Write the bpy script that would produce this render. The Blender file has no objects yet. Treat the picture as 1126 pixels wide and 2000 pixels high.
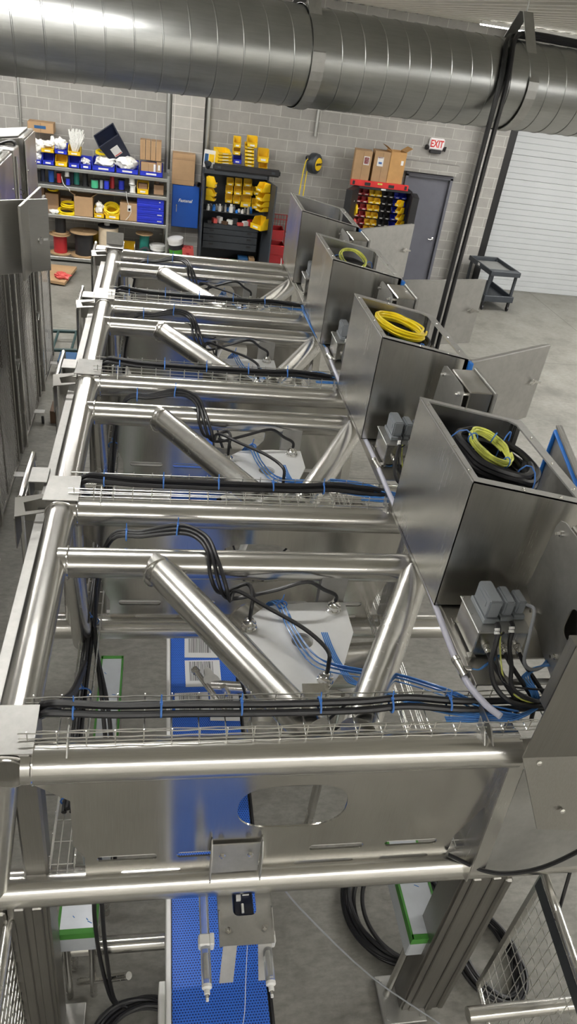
import bpy, bmesh, math, random
from math import sin, cos, pi, radians, atan2, hypot
from mathutils import Vector, Matrix, Euler, noise
random.seed(7)
SC = bpy.context.scene
COL = SC.collection
V = Vector
# ------------------------------------------------------------------ camera
HC = 4.7
FPX = 1426.2
def cam_axes(a, b, c):
    ca, sa, cb, sb, cc, sc = cos(a), sin(a), cos(b), sin(b), cos(c), sin(c)
    f = V((sb*ca, cb*ca, -sa)); r = V((cb, -sb, 0)); u = r.cross(f)
    return cc*r + sc*u, -sc*r + cc*u, f
CR, CU, CF = cam_axes(.5898067, .22162501, .1552494)
cd = bpy.data.cameras.new('camera'); cam = bpy.data.objects.new('camera', cd); COL.objects.link(cam)
cd.sensor_fit = 'VERTICAL'; cd.sensor_height = 36; cd.sensor_width = 36*1126/2000
cd.lens = FPX/2000*36; cd.clip_start = .05; cd.clip_end = 200
cam.matrix_world = Matrix(((CR.x, CU.x, -CF.x, 0), (CR.y, CU.y, -CF.y, 0), (CR.z, CU.z, -CF.z, HC), (0, 0, 0, 1)))
SC.camera = cam
def ray(x, y): return CR*((x-563)/FPX) - CU*((y-1000)/FPX) + CF
def at_y(x, y, Y):
    r = ray(x, y); k = Y/r.y; return V((r.x*k, Y, HC+r.z*k))
def at_z(x, y, z):
    r = ray(x, y); k = (z-HC)/r.z; return V((r.x*k, r.y*k, z))

# ------------------------------------------------------------------ materials
def new_mat(name):
    m = bpy.data.materials.new(name); m.use_nodes = True
    nt = m.node_tree; nt.nodes.clear()
    o = nt.nodes.new('ShaderNodeOutputMaterial'); p = nt.nodes.new('ShaderNodeBsdfPrincipled')
    nt.links.new(p.outputs[0], o.inputs[0])
    return m, nt, p
def nd(nt, t, **kw):
    n = nt.nodes.new(t)
    for k, v in kw.items():
        if k in n.inputs: n.inputs[k].default_value = v
        else: setattr(n, k, v)
    return n
def coords(nt, scale=(1, 1, 1), kind='Object', rot=(0, 0, 0)):
    tc = nd(nt, 'ShaderNodeTexCoord'); mp = nd(nt, 'ShaderNodeMapping')
    mp.inputs['Scale'].default_value = scale; mp.inputs['Rotation'].default_value = rot
    nt.links.new(tc.outputs[kind], mp.inputs[0]); return mp.outputs[0]
def ramp(nt, fac, stops):
    r = nd(nt, 'ShaderNodeValToRGB'); el = r.color_ramp.elements
    while len(el) < len(stops): el.new(.5)
    for e, (p, c) in zip(el, stops):
        e.position = p; e.color = (*c, 1) if len(c) == 3 else c
    nt.links.new(fac, r.inputs[0]); return r.outputs[0]
def mrange(nt, val, a, b):
    n = nd(nt, 'ShaderNodeMapRange'); n.inputs[3].default_value = a; n.inputs[4].default_value = b
    nt.links.new(val, n.inputs[0]); return n.outputs[0]
def bump(nt, p, h, s, d=.002):
    b = nd(nt, 'ShaderNodeBump'); b.inputs['Strength'].default_value = s; b.inputs['Distance'].default_value = d
    nt.links.new(h, b.inputs['Height']); nt.links.new(b.outputs[0], p.inputs['Normal'])
def plain(name, col, rough=.5, metal=0, var=.12, sc=6, bmp=0, **kw):
    """procedural colour with mild mottling"""
    m, nt, p = new_mat(name)
    n = nd(nt, 'ShaderNodeTexNoise', Scale=sc, Detail=5, Roughness=.6); nt.links.new(coords(nt), n.inputs[0])
    c = ramp(nt, n.outputs[0], [(.3, [x*(1-var) for x in col]), (.7, [min(1, x*(1+var)) for x in col])])
    nt.links.new(c, p.inputs['Base Color'])
    p.inputs['Roughness'].default_value = rough; p.inputs['Metallic'].default_value = metal
    for k, v in kw.items(): p.inputs[k.replace('_', ' ')].default_value = v
    if bmp: bump(nt, p, n.outputs[0], bmp)
    return m
def steel(name, col=(.60, .59, .565), rough=(.2, .36), grain=(2, 60, 60), aniso=0, tan=None, blotch=2.5, wavy=0):
    """brushed stainless: fine stretched grain in roughness and bump, soft cloudy blotches"""
    m, nt, p = new_mat(name)
    g = nd(nt, 'ShaderNodeTexNoise', Scale=4, Detail=4, Roughness=.65); nt.links.new(coords(nt, grain), g.inputs[0])
    b = nd(nt, 'ShaderNodeTexNoise', Scale=blotch, Detail=3); nt.links.new(coords(nt), b.inputs[0])
    mx = nd(nt, 'ShaderNodeMath', operation='MULTIPLY_ADD'); nt.links.new(g.outputs[0], mx.inputs[0]); mx.inputs[1].default_value = .55
    m2 = nd(nt, 'ShaderNodeMath', operation='MULTIPLY'); nt.links.new(b.outputs[0], m2.inputs[0]); m2.inputs[1].default_value = .45
    nt.links.new(m2.outputs[0], mx.inputs[2])
    nt.links.new(mrange(nt, mx.outputs[0], rough[0], rough[1]), p.inputs['Roughness'])
    nt.links.new(ramp(nt, mx.outputs[0], [(.3, [c*.86 for c in col]), (.7, [min(1, c*1.1) for c in col])]), p.inputs['Base Color'])
    p.inputs['Metallic'].default_value = 1
    if wavy:
        lw = nd(nt, 'ShaderNodeTexNoise', Scale=2.2, Detail=1); nt.links.new(coords(nt), lw.inputs[0]); bump(nt, p, lw.outputs[0], wavy, .05)
    else: bump(nt, p, g.outputs[0], .02, .0004)
    if aniso:
        t = nd(nt, 'ShaderNodeTangent', direction_type='RADIAL', axis=tan)
        nt.links.new(t.outputs[0], p.inputs['Tangent']); p.inputs['Anisotropic'].default_value = abs(aniso)
        p.inputs['Anisotropic Rotation'].default_value = .25 if aniso > 0 else 0
    return m
M = {}
M['tube_x'] = steel('polished tube across', (.70, .69, .66), (.18, .30), (1.5, 40, 40), .5, 'X')
M['tube_y'] = steel('polished tube lengthwise', (.70, .69, .66), (.18, .30), (40, 1.5, 40), .5, 'Y')
M['tube'] = steel('polished tube', (.70, .69, .66), (.2, .32), (7, 7, 7))
M['sheet'] = steel('brushed sheet', (.62, .61, .58), (.2, .32), (70, 70, 1.5), .6, 'Z', wavy=.22)
M['web'] = steel('web plate sheet', (.60, .585, .55), (.13, .22), (60, 60, 1.5), .55, 'Z')
M['legsteel'] = steel('formed post sheet', (.30, .29, .27), (.34, .46), (60, 60, 1.5))
M['sheet_h'] = steel('brushed sheet lengthwise', (.58, .57, .54), (.26, .4), (2, 2, 90))
M['matte'] = steel('pickled sheet', (.50, .495, .475), (.48, .60), (6, 6, 6), blotch=5)
M['dullplate'] = steel('grey pickled plate', (.50, .50, .485), (.42, .54), (5, 5, 5), blotch=6)
M['robotplate'] = plain('bead blasted plate', (.80, .805, .80), .5, .2, .06, 5)
M['wire'] = steel('bright wire', (.82, .81, .78), (.3, .4), (10, 10, 10))
M['duct'] = steel('galvanised duct', (.44, .45, .44), (.26, .38), (1.5, 18, 18), blotch=4)
M['galv'] = steel('galvanised shelf', (.52, .53, .51), (.38, .52), (3, 30, 30))
M['strand'] = steel('expanded mesh strand', (.42, .41, .39), (.38, .5), (10, 10, 10))
M['chrome'] = steel('bright fittings', (.8, .79, .77), (.1, .2), (8, 8, 8))
M['brass'] = steel('nickelled gland', (.62, .5, .36), (.2, .35), (8, 8, 8))
M['black_cable'] = plain('black cable', (.012, .012, .014), .38, var=.2)
M['black'] = plain('black plastic', (.018, .018, .02), .5)
M['blackpaint'] = plain('black paint', (.012, .012, .013), .4)
M['darkgrey'] = plain('dark grey steel', (.036, .042, .05), .45)
M['doorgrey'] = plain('grey door paint', (.125, .128, .155), .5, sc=3, var=.08)
M['grey_hood'] = plain('grey connector hood', (.24, .26, .28), .45)
M['grey_cable'] = plain('grey cable', (.25, .26, .28), .5)
M['white'] = plain('white plastic', (.75, .75, .73), .45, var=.05)
M['whitepaper'] = plain('white paper', (.72, .72, .71), .7, var=.05)
M['garage'] = plain('white door panel', (.47, .49, .50), .5, var=.03, sc=2)
M['yellow'] = plain('yellow plastic', (.86, .56, .012), .42, var=.1)
M['yellow_cable'] = plain('yellow cable', (.9, .68, .01), .4)
M['yg'] = plain('yellow green cable', (.62, .66, .12), .4, var=.55, sc=9)
M['blue'] = plain('blue plastic', (.018, .035, .50), .42, var=.1)
M['navy'] = plain('navy plastic', (.012, .016, .035), .42)
M['bluepaint'] = plain('blue paint', (.012, .085, .40), .4, var=.04)
M['bluetie'] = plain('blue tie', (.06, .2, .6), .45)
M['bluetape'] = plain('blue seal', (.03, .22, .75), .4)
M['red'] = plain('red plastic', (.38, .02, .025), .42)
M['redbright'] = plain('bright red plastic', (.62, .03, .03), .4)
M['salmon'] = plain('faded red plastic', (.6, .09, .08), .5)
M['green'] = plain('green', (.06, .3, .03), .6)
M['greentape'] = plain('green tape', (.05, .21, .03), .6)
M['teal'] = plain('teal', (.01, .16, .13), .5)
M['teal2'] = plain('bright green wire', (.06, .42, .22), .5)
M['cardboard'] = plain('cardboard', (.40, .255, .135), .75, var=.1, sc=4)
M['cardboard2'] = plain('darker cardboard', (.28, .175, .10), .8, var=.12, sc=4)
M['kraft'] = plain('orange cardboard', (.48, .27, .10), .75, var=.1)
M['wood'] = plain('plywood', (.42, .28, .15), .7, var=.2)
M['cream'] = plain('cream rope', (.6, .5, .36), .7)
M['film'] = plain('filmed sheet', (.55, .58, .62), .35, var=.07, metal=.25)
M['filmprint'] = plain('blue film print', (.06, .2, .5), .5)
M['bag'] = plain('clear bag', (.80, .80, .77), .25, var=.12, sc=30, Specular_IOR_Level=.6)
M['brown'] = plain('brown', (.12, .07, .04), .6)
M['steelblue'] = plain('blue box', (.02, .09, .22), .5)
M['rubber'] = plain('rubber', (.02, .02, .02), .7)
M['darkgreen'] = plain('dark green steel', (.02, .05, .05), .45)
M['concrete_block'] = None
def tinted(name, col, rough, tr, ior=1.45):
    m, nt, p = new_mat(name)
    n = nd(nt, 'ShaderNodeTexNoise', Scale=14, Detail=3); nt.links.new(coords(nt), n.inputs[0])
    nt.links.new(ramp(nt, n.outputs[0], [(.3, [c*.9 for c in col]), (.7, col)]), p.inputs['Base Color'])
    p.inputs['Roughness'].default_value = rough; p.inputs['Transmission Weight'].default_value = tr; p.inputs['IOR'].default_value = ior
    return m
M['airtube'] = tinted('blue air tube', (.12, .36, .85), .2, .45)
M['hose'] = tinted('clear braided hose', (.74, .74, .86), .3, .35)
M['clear'] = tinted('clear cylinder', (.93, .95, .97), .08, .85)
def emit(name, col, s):
    m, nt, p = new_mat(name)
    p.inputs['Base Color'].default_value = (.8, .8, .8, 1)
    p.inputs['Emission Color'].default_value = (*col, 1); p.inputs['Emission Strength'].default_value = s
    return m
LAMP = 95
M['lamp'] = emit('lamp tube', (1, .98, .945), LAMP)
M['exit_face'] = plain('exit face', (.82, .78, .79), .4, var=.02)
# block wall
def block_mat(name, stack=False, tint=(1, 1, 1)):
    m, nt, p = new_mat(name)
    tc = nd(nt, 'ShaderNodeTexCoord'); sp = nd(nt, 'ShaderNodeSeparateXYZ'); nt.links.new(tc.outputs['Object'], sp.inputs[0])
    ad = nd(nt, 'ShaderNodeMath', operation='ADD'); nt.links.new(sp.outputs[0], ad.inputs[0]); nt.links.new(sp.outputs[1], ad.inputs[1])
    cb = nd(nt, 'ShaderNodeCombineXYZ'); nt.links.new(ad.outputs[0], cb.inputs[0]); nt.links.new(sp.outputs[2], cb.inputs[1])
    br = nd(nt, 'ShaderNodeTexBrick'); nt.links.new(cb.outputs[0], br.inputs[0])
    br.inputs['Scale'].default_value = 1; br.inputs['Brick Width'].default_value = .3155 if stack else .406
    br.inputs['Row Height'].default_value = .203
    br.inputs['Mortar Size'].default_value = .006; br.inputs['Mortar Smooth'].default_value = .3
    br.offset = 0 if stack else .5
    t = tint
    br.inputs['Color1'].default_value = (.30*t[0], .292*t[1], .275*t[2], 1); br.inputs['Color2'].default_value = (.35*t[0], .341*t[1], .322*t[2], 1)
    br.inputs['Mortar'].default_value = (.50*t[0], .49*t[1], .465*t[2], 1)
    n = nd(nt, 'ShaderNodeTexNoise', Scale=3.5, Detail=6, Roughness=.7); nt.links.new(tc.outputs['Object'], n.inputs[0])
    mx = nd(nt, 'ShaderNodeMix', data_type='RGBA', blend_type='MULTIPLY'); mx.inputs[0].default_value = .5
    nt.links.new(br.outputs[0], mx.inputs[6]); nt.links.new(ramp(nt, n.outputs[0], [(.25, (.72, .72, .72)), (.7, (1.15, 1.14, 1.12))]), mx.inputs[7])
    nt.links.new(mx.outputs[2], p.inputs['Base Color']); p.inputs['Roughness'].default_value = .9
    bump(nt, p, br.outputs[1], -.4, .006)
    return m
M['block'] = block_mat('concrete block')
M['block_stack'] = block_mat('stacked concrete block', True, (1.22, 1.22, 1.2))
# concrete floor with saw cut joints
def floor_mat():
    m, nt, p = new_mat('sealed concrete')
    tc = nd(nt, 'ShaderNodeTexCoord')
    n = nd(nt, 'ShaderNodeTexNoise', Scale=1.1, Detail=9, Roughness=.68); nt.links.new(tc.outputs['Object'], n.inputs[0])
    n2 = nd(nt, 'ShaderNodeTexNoise', Scale=11, Detail=6, Roughness=.7); nt.links.new(coords(nt, (1, 2.2, 1)), n2.inputs[0])
    c1 = ramp(nt, n.outputs[0], [(.28, (.12, .115, .10)), (.5, (.205, .198, .176)), (.75, (.275, .268, .243))])
    c2 = ramp(nt, n2.outputs[0], [(.32, (.62, .62, .6)), (.6, (1.04, 1.04, 1.04))])
    mx = nd(nt, 'ShaderNodeMix', data_type='RGBA', blend_type='MULTIPLY'); mx.inputs[0].default_value = .8
    nt.links.new(c1, mx.inputs[6]); nt.links.new(c2, mx.inputs[7])
    sp = nd(nt, 'ShaderNodeSeparateXYZ'); nt.links.new(tc.outputs['Object'], sp.inputs[0])
    def joint(out, off, per, w):
        a = nd(nt, 'ShaderNodeMath', operation='SUBTRACT'); nt.links.new(out, a.inputs[0]); a.inputs[1].default_value = off
        b = nd(nt, 'ShaderNodeMath', operation='PINGPONG'); nt.links.new(a.outputs[0], b.inputs[0]); b.inputs[1].default_value = per/2
        c = nd(nt, 'ShaderNodeMath', operation='LESS_THAN'); nt.links.new(b.outputs[0], c.inputs[0]); c.inputs[1].default_value = w
        return c.outputs[0]
    j = nd(nt, 'ShaderNodeMath', operation='MAXIMUM')
    nt.links.new(joint(sp.outputs[0], 8.76, 4.6, .006), j.inputs[0]); nt.links.new(joint(sp.outputs[1], 12.05, 4.4, .006), j.inputs[1])
    m3 = nd(nt, 'ShaderNodeMix', data_type='RGBA'); nt.links.new(j.outputs[0], m3.inputs[0])
    nt.links.new(mx.outputs[2], m3.inputs[6]); m3.inputs[7].default_value = (.06, .058, .05, 1)
    nt.links.new(m3.outputs[2], p.inputs['Base Color'])
    nt.links.new(mrange(nt, n2.outputs[0], .38, .7), p.inputs['Roughness'])
    bump(nt, p, n2.outputs[0], .06, .003)
    return m
M['floor'] = floor_mat()
def belt_mat():
    m, nt, p = new_mat('blue modular belt')
    br = nd(nt, 'ShaderNodeTexBrick'); nt.links.new(coords(nt), br.inputs[0])
    for k, v in (('Scale', 1), ('Brick Width', .0130), ('Row Height', .0115), ('Mortar Size', .0030), ('Mortar Smooth', .2)): br.inputs[k].default_value = v
    br.inputs['Color1'].default_value = (.004, .018, .14, 1); br.inputs['Color2'].default_value = (.006, .03, .2, 1); br.inputs['Mortar'].default_value = (.04, .17, .70, 1)
    nt.links.new(br.outputs[0], p.inputs['Base Color']); p.inputs['Roughness'].default_value = .42
    bump(nt, p, br.outputs[1], .6, .003)
    return m
M['belt'] = belt_mat()
def deck_mat():
    m, nt, p = new_mat('painted roof deck')
    n = nd(nt, 'ShaderNodeTexNoise', Scale=3, Detail=4); nt.links.new(coords(nt, (8, .5, 1)), n.inputs[0])
    nt.links.new(ramp(nt, n.outputs[0], [(.3, (.74, .725, .67)), (.7, (.84, .825, .77))]), p.inputs['Base Color'])
    p.inputs['Roughness'].default_value = .7
    return m
M['deck'] = deck_mat()
def paper_mat():
    m, nt, p = new_mat('printed sheet')
    br = nd(nt, 'ShaderNodeTexNoise', Scale=1, Detail=0); nt.links.new(coords(nt, (260, .5, 1)), br.inputs[0])
    sp = nd(nt, 'ShaderNodeTexCoord'); xy = nd(nt, 'ShaderNodeSeparateXYZ'); nt.links.new(sp.outputs['Generated'], xy.inputs[0])
    def band(o, a, b):
        x = nd(nt, 'ShaderNodeMath', operation='COMPARE'); nt.links.new(o, x.inputs[0]); x.inputs[1].default_value = (a+b)/2; x.inputs[2].default_value = (b-a)/2; return x.outputs[0]
    a = nd(nt, 'ShaderNodeMath', operation='MULTIPLY'); nt.links.new(band(xy.outputs[0], .12, .8), a.inputs[0]); nt.links.new(band(xy.outputs[1], .22, .95), a.inputs[1])
    th = nd(nt, 'ShaderNodeMath', operation='GREATER_THAN'); nt.links.new(br.outputs[0], th.inputs[0]); th.inputs[1].default_value = .48
    b = nd(nt, 'ShaderNodeMath', operation='MULTIPLY'); nt.links.new(a.outputs[0], b.inputs[0]); nt.links.new(th.outputs[0], b.inputs[1])
    mx = nd(nt, 'ShaderNodeMix', data_type='RGBA'); nt.links.new(b.outputs[0], mx.inputs[0]); mx.inputs[6].default_value = (.68, .68, .68, 1); mx.inputs[7].default_value = (.13, .13, .13, 1)
    nt.links.new(mx.outputs[2], p.inputs['Base Color']); p.inputs['Roughness'].default_value = .6
    return m
M['paper'] = paper_mat()

# ------------------------------------------------------------------ mesh builder
def frame_of(d):
    d = d.normalized(); a = V((0, 0, 1)) if abs(d.z) < .9 else V((1, 0, 0))
    x = a.cross(d).normalized(); return x, d.cross(x)
def smooth_pts(pts, k=6, closed=False):
    P = [V(p) for p in pts]; n = len(P); out = []
    if n < 3: return P
    for i in range(n if closed else n-1):
        p0 = P[(i-1) % n] if closed or i > 0 else P[0]*2-P[1]
        p1 = P[i]; p2 = P[(i+1) % n]
        p3 = P[(i+2) % n] if closed or i+2 < n else P[-1]*2-P[-2]
        for j in range(k):
            t = j/k
            out.append(.5*((2*p1)+(p2-p0)*t+(2*p0-5*p1+4*p2-p3)*t*t+(3*p1-p0-3*p2+p3)*t**3))
    if not closed: out.append(P[-1])
    return out
class MB:
    def __init__(s): s.bm = bmesh.new()
    def box(s, c, d, rot=None, bev=0, seg=1):
        m = Matrix.Translation(V(c))
        if rot: m = m @ Euler(rot).to_matrix().to_4x4()
        r = bmesh.ops.create_cube(s.bm, size=1, matrix=m @ Matrix.Diagonal((*d, 1)))
        if bev: bmesh.ops.bevel(s.bm, geom=list({e for v in r['verts'] for e in v.link_edges}), offset=bev, segments=seg, affect='EDGES')
        return s
    def tube(s, a, b, r, n=16, r1=None, cap=True):
        a, b = V(a), V(b); x, y = frame_of(b-a); r1 = r if r1 is None else r1
        A = [s.bm.verts.new(a+(x*cos(2*pi*i/n)+y*sin(2*pi*i/n))*r) for i in range(n)]
        B = [s.bm.verts.new(b+(x*cos(2*pi*i/n)+y*sin(2*pi*i/n))*r1) for i in range(n)]
        for i in range(n): s.bm.faces.new((A[i], A[(i+1) % n], B[(i+1) % n], B[i]))
        if cap: s.bm.faces.new(A[::-1]); s.bm.faces.new(B)
        return s
    def pipe(s, a, b, r, t=.006, n=28):
        return s.lathe([(r-t, 0), (r, 0), (r, (V(b)-V(a)).length), (r-t, (V(b)-V(a)).length)], a, V(b)-V(a), n, True)
    def path(s, pts, r, n=8, k=6, closed=False):
        P = smooth_pts(pts, k, closed) if k > 1 else [V(p) for p in pts]
        m = len(P); rings = []; x = None
        for i in range(m):
            t = (P[(i+1) % m]-P[i-1]) if (closed or 0 < i < m-1) else (P[1]-P[0] if i == 0 else P[-1]-P[-2])
            if t.length < 1e-9: t = V((0, 0, 1))
            t.normalize()
            if x is None: x, y = frame_of(t)
            else:
                x = (x-t*x.dot(t))
                if x.length < 1e-6: x, y = frame_of(t)
                x.normalize(); y = t.cross(x)
            rings.append([s.bm.verts.new(P[i]+(x*cos(2*pi*j/n)+y*sin(2*pi*j/n))*r) for j in range(n)])
        for i in range(m if closed else m-1):
            A, B = rings[i], rings[(i+1) % m]
            for j in range(n): s.bm.faces.new((A[j], A[(j+1) % n], B[(j+1) % n], B[j]))
        if not closed: s.bm.faces.new(rings[0][::-1]); s.bm.faces.new(rings[-1])
        return s
    def lathe(s, prof, o, ax, n=24, closed=False):
        o = V(o); ax = V(ax).normalized(); x, y = frame_of(ax); rings = []
        for r, h in prof:
            rings.append([s.bm.verts.new(o+ax*h+(x*cos(2*pi*i/n)+y*sin(2*pi*i/n))*max(r, 1e-4)) for i in range(n)])
        L = len(rings)
        for k in range(L if closed else L-1):
            A, B = rings[k], rings[(k+1) % L]
            for i in range(n): s.bm.faces.new((A[i], A[(i+1) % n], B[(i+1) % n], B[i]))
        if not closed:
            if prof[0][0] > 1e-3: s.bm.faces.new(rings[0][::-1])
            if prof[-1][0] > 1e-3: s.bm.faces.new(rings[-1])
        return s
    def plate(s, outer, o, u, v, th, holes=()):
        """flat plate with holes: 2-D outline in the (u,v) frame, thickness th along u x v"""
        o, u, v = V(o), V(u), V(v); w = u.cross(v).normalized()*th; E = []
        for loop in (outer, *holes):
            vs = [s.bm.verts.new(o+u*a+v*b) for a, b in loop]
            E += [s.bm.edges.new((vs[i], vs[(i+1) % len(vs)])) for i in range(len(vs))]
        f = [g for g in bmesh.ops.triangle_fill(s.bm, use_beauty=True, use_dissolve=False, edges=E)['geom'] if isinstance(g, bmesh.types.BMFace)]
        ex = bmesh.ops.extrude_face_region(s.bm, geom=f)
        bmesh.ops.translate(s.bm, vec=w, verts=[g for g in ex['geom'] if isinstance(g, bmesh.types.BMVert)])
        return s
    def sheet(s, pts, th):
        """thick polygon from 3-D points"""
        P = [V(p) for p in pts]; n = (P[1]-P[0]).cross(P[2]-P[0]).normalized()*th
        A = [s.bm.verts.new(p) for p in P]; B = [s.bm.verts.new(p+n) for p in P]; m = len(P)
        s.bm.faces.new(A[::-1]); s.bm.faces.new(B)
        for i in range(m): s.bm.faces.new((A[i], A[(i+1) % m], B[(i+1) % m], B[i]))
        return s
    def blob(s, c, d, seed=0, amp=.35, sub=3, f=2.2):
        r = bmesh.ops.create_icosphere(s.bm, subdivisions=sub, radius=1)
        for v in r['verts']:
            p = v.co.copy(); q = p*f+V((seed*7.1, seed*3.3, seed))
            k = 1+amp*noise.noise(q)+amp*.6*noise.noise(q*2.7)
            v.co = V(c)+V((p.x*d[0]*k, p.y*d[1]*k, p.z*d[2]*k))
        return s
def rrect(w, h, r, n=4, c=(0, 0)):
    out = []
    for cx, cy, a0 in ((w/2-r, h/2-r, 0), (-w/2+r, h/2-r, 90), (-w/2+r, -h/2+r, 180), (w/2-r, -h/2+r, 270)):
        for i in range(n+1):
            a = radians(a0+90*i/n); out.append((c[0]+cx+r*cos(a), c[1]+cy+r*sin(a)))
    return out
def circ(r, n=20, c=(0, 0)): return [(c[0]+r*cos(2*pi*i/n), c[1]+r*sin(2*pi*i/n)) for i in range(n)]
def link_mesh(name, me, mat, ang=35):
    o = bpy.data.objects.new(name, me); COL.objects.link(o)
    if mat: me.materials.append(M[mat] if isinstance(mat, str) else mat)
    me.polygons.foreach_set('use_smooth', [True]*len(me.polygons)); me.set_sharp_from_angle(angle=radians(ang)); me.update()
    return o
def build(mb, name, mat, parent=None, world=True, loc=None, rot=None, ang=35):
    """world=True: the builder holds world coordinates, moved to the parent's (unrotated) base"""
    if parent is not None and world and loc is None: bmesh.ops.translate(mb.bm, vec=-parent.location, verts=mb.bm.verts[:])
    if parent is None and loc is not None and world: bmesh.ops.translate(mb.bm, vec=-V(loc), verts=mb.bm.verts[:])
    bmesh.ops.recalc_face_normals(mb.bm, faces=mb.bm.faces[:])
    me = bpy.data.meshes.new(name); mb.bm.to_mesh(me); mb.bm.free()
    o = link_mesh(name, me, mat, ang)
    if parent is not None: o.parent = parent
    if loc is not None: o.location = loc
    if rot is not None: o.rotation_euler = rot
    return o
def tag(o, label, cat, group=None, kind=None):
    o['label'] = label; o['category'] = cat
    if group: o['group'] = group
    if kind: o['kind'] = kind
    return o
def thing(name, label, cat, loc=(0, 0, 0), rot=(0, 0, 0), group=None):
    o = bpy.data.objects.new(name, None); COL.objects.link(o); o.location = loc; o.rotation_euler = rot; o.empty_display_size = .05
    return tag(o, label, cat, group)
def struct(mb, name, mat, parent=None):
    o = build(mb, name, mat, parent)
    if parent is None: o['kind'] = 'structure'
    return o
def kids(o): return [c for c in bpy.data.objects if c.parent == o]
def copy_tree(o, parent=None):
    c = o.copy(); COL.objects.link(c)
    if parent is not None: c.parent = parent
    for ch in kids(o): copy_tree(ch, c)
    return c
def dup(o, label, loc=None, rot=None, off=None, group=None):
    c = copy_tree(o)
    if loc is not None: c.location = loc
    if off is not None: c.location = o.location+V(off)
    if rot is not None: c.rotation_euler = rot
    c['label'] = label
    if group: c['group'] = group
    return c
def text_mesh(body, size, name, mat, parent, loc, rot, extr=.002, bold=0, shear=0, sx=1):
    cu = bpy.data.curves.new(name, 'FONT'); cu.body = body; cu.size = size; cu.extrude = extr; cu.align_x = 'CENTER'; cu.align_y = 'CENTER'
    cu.offset = bold; cu.shear = shear; cu.resolution_u = 3
    t = bpy.data.objects.new('tmp_text', cu); COL.objects.link(t)
    dg = bpy.context.evaluated_depsgraph_get(); me = bpy.data.meshes.new_from_object(t.evaluated_get(dg))
    bpy.data.objects.remove(t); bpy.data.curves.remove(cu)
    me.name = name; me.materials.clear()
    o = link_mesh(name, me, mat); o.parent = parent; o.location = loc; o.rotation_euler = rot; o.scale.x = sx
    return o
# ------------------------------------------------------------------ room
X0, X1, Y0, YW, ZC = -9.0, 13.0, -5.0, 16.4, 5.07
struct(MB().box(((X0+X1)/2, (Y0+YW+.6)/2, -.05), (X1-X0, YW+.6-Y0, .1)), 'floor', 'floor')
# back wall: block up to the grey door, a projecting pier by the big door, block above the doors
b = MB()
for x0, x1, z0, z1 in ((X0, 5.10, 0, ZC), (5.10, 6.10, 2.30, ZC), (6.10, 7.08, 0, ZC), (7.08, X1, 4.3, ZC)):
    b.box(((x0+x1)/2, YW+.1, (z0+z1)/2), (x1-x0, .2, z1-z0))
struct(b, 'wall_back', 'block')
struct(MB().box((6.78, YW-.12, ZC/2), (.55, .24, ZC)), 'trim_1', 'block')
struct(MB().box((.45, YW-.09, ZC/2), (.63, .18, ZC)), 'trim_2', 'block_stack')
struct(MB().box((X0-.1, (Y0+YW)/2, ZC/2), (.2, YW-Y0, ZC)), 'wall_left', 'block')
struct(MB().box((X1+.1, (Y0+YW)/2, ZC/2), (.2, YW-Y0, ZC)), 'wall_right', 'block')
struct(MB().box(((X0+X1)/2, Y0-.1, ZC/2), (X1-X0, .2, ZC)), 'wall_front', 'deck')
# ceiling: ribbed deck running away from the camera
b = MB(); x = X0
prof = []
while x < X1:
    prof += [(x, ZC), (x+.05, ZC), (x+.075, ZC+.045), (x+.19, ZC+.045), (x+.215, ZC)]
    x += .23
vs0 = [b.bm.verts.new((px, Y0, pz)) for px, pz in prof]; vs1 = [b.bm.verts.new((px, YW+.3, pz)) for px, pz in prof]
for i in range(len(prof)-1): b.bm.faces.new((vs0[i], vs0[i+1], vs1[i+1], vs1[i]))
struct(b, 'ceiling', 'deck')
struct(MB().box(((X0+X1)/2, (Y0+YW)/2, ZC+.2), (X1-X0+.4, YW-Y0+.8, .06)), 'trim_3', 'deck')
# control joint pipes and wall conduits
def pipe_thing(name, x, z0, z1, r, label, mat='galv'):
    p = MB().tube((x, YW-r-.005, z0), (x, YW-r-.005, z1), r, 12)
    z = z0+.5
    while z < z1-.1: p.box((x, YW-.012, z), (r*4.5, .02, .03)); z += 1.4
    return tag(build(p, name, mat, loc=(x, YW-r-.005, z0)), label, 'pipe')
pipe_thing('downpipe', .075, 0.05, 5.0, .05, 'round grey pipe running up the block wall just right of the tall shelving')
pipe_thing('downpipe', .84, 0.05, 5.0, .05, 'round grey pipe running up the wall behind the dark tool cabinet')
pipe_thing('conduit', -2.72, 1.9, 5.0, .022, 'thin dark conduit on the block wall at far left above the shelving', 'galv')
pipe_thing('conduit', 3.02, 2.78, 4.9, .028, 'galvanised conduit dropping down the wall to the black cord reel')
# grey personnel door
d = MB().box((5.60, YW+.03, 1.15), (.94, .05, 2.24)); dr = struct(d, 'door_1', 'doorgrey')
fr = MB()
for c, s in (((5.105, YW-.005, 1.15), (.055, .13, 2.30)), ((6.105, YW-.005, 1.15), (.055, .13, 2.30)), ((5.605, YW-.005, 2.30), (1.055, .13, .07))): fr.box(c, s)
build(fr, 'door_frame', 'doorgrey', dr)
h = MB().lathe([(.034, 0), (.034, .012), (.016, .018), (.014, .06)], (5.99, YW+.005, 1.02), (0, -1, 0)).path([(5.99, YW-.05, 1.02), (5.97, YW-.058, 1.02), (5.88, YW-.058, 1.015)], .012)
build(h, 'door_handle', 'chrome', dr)
struct(MB().box((5.50, YW-.095, 2.47), (1.35, .19, .2)), 'trim_4', 'block')
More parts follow.
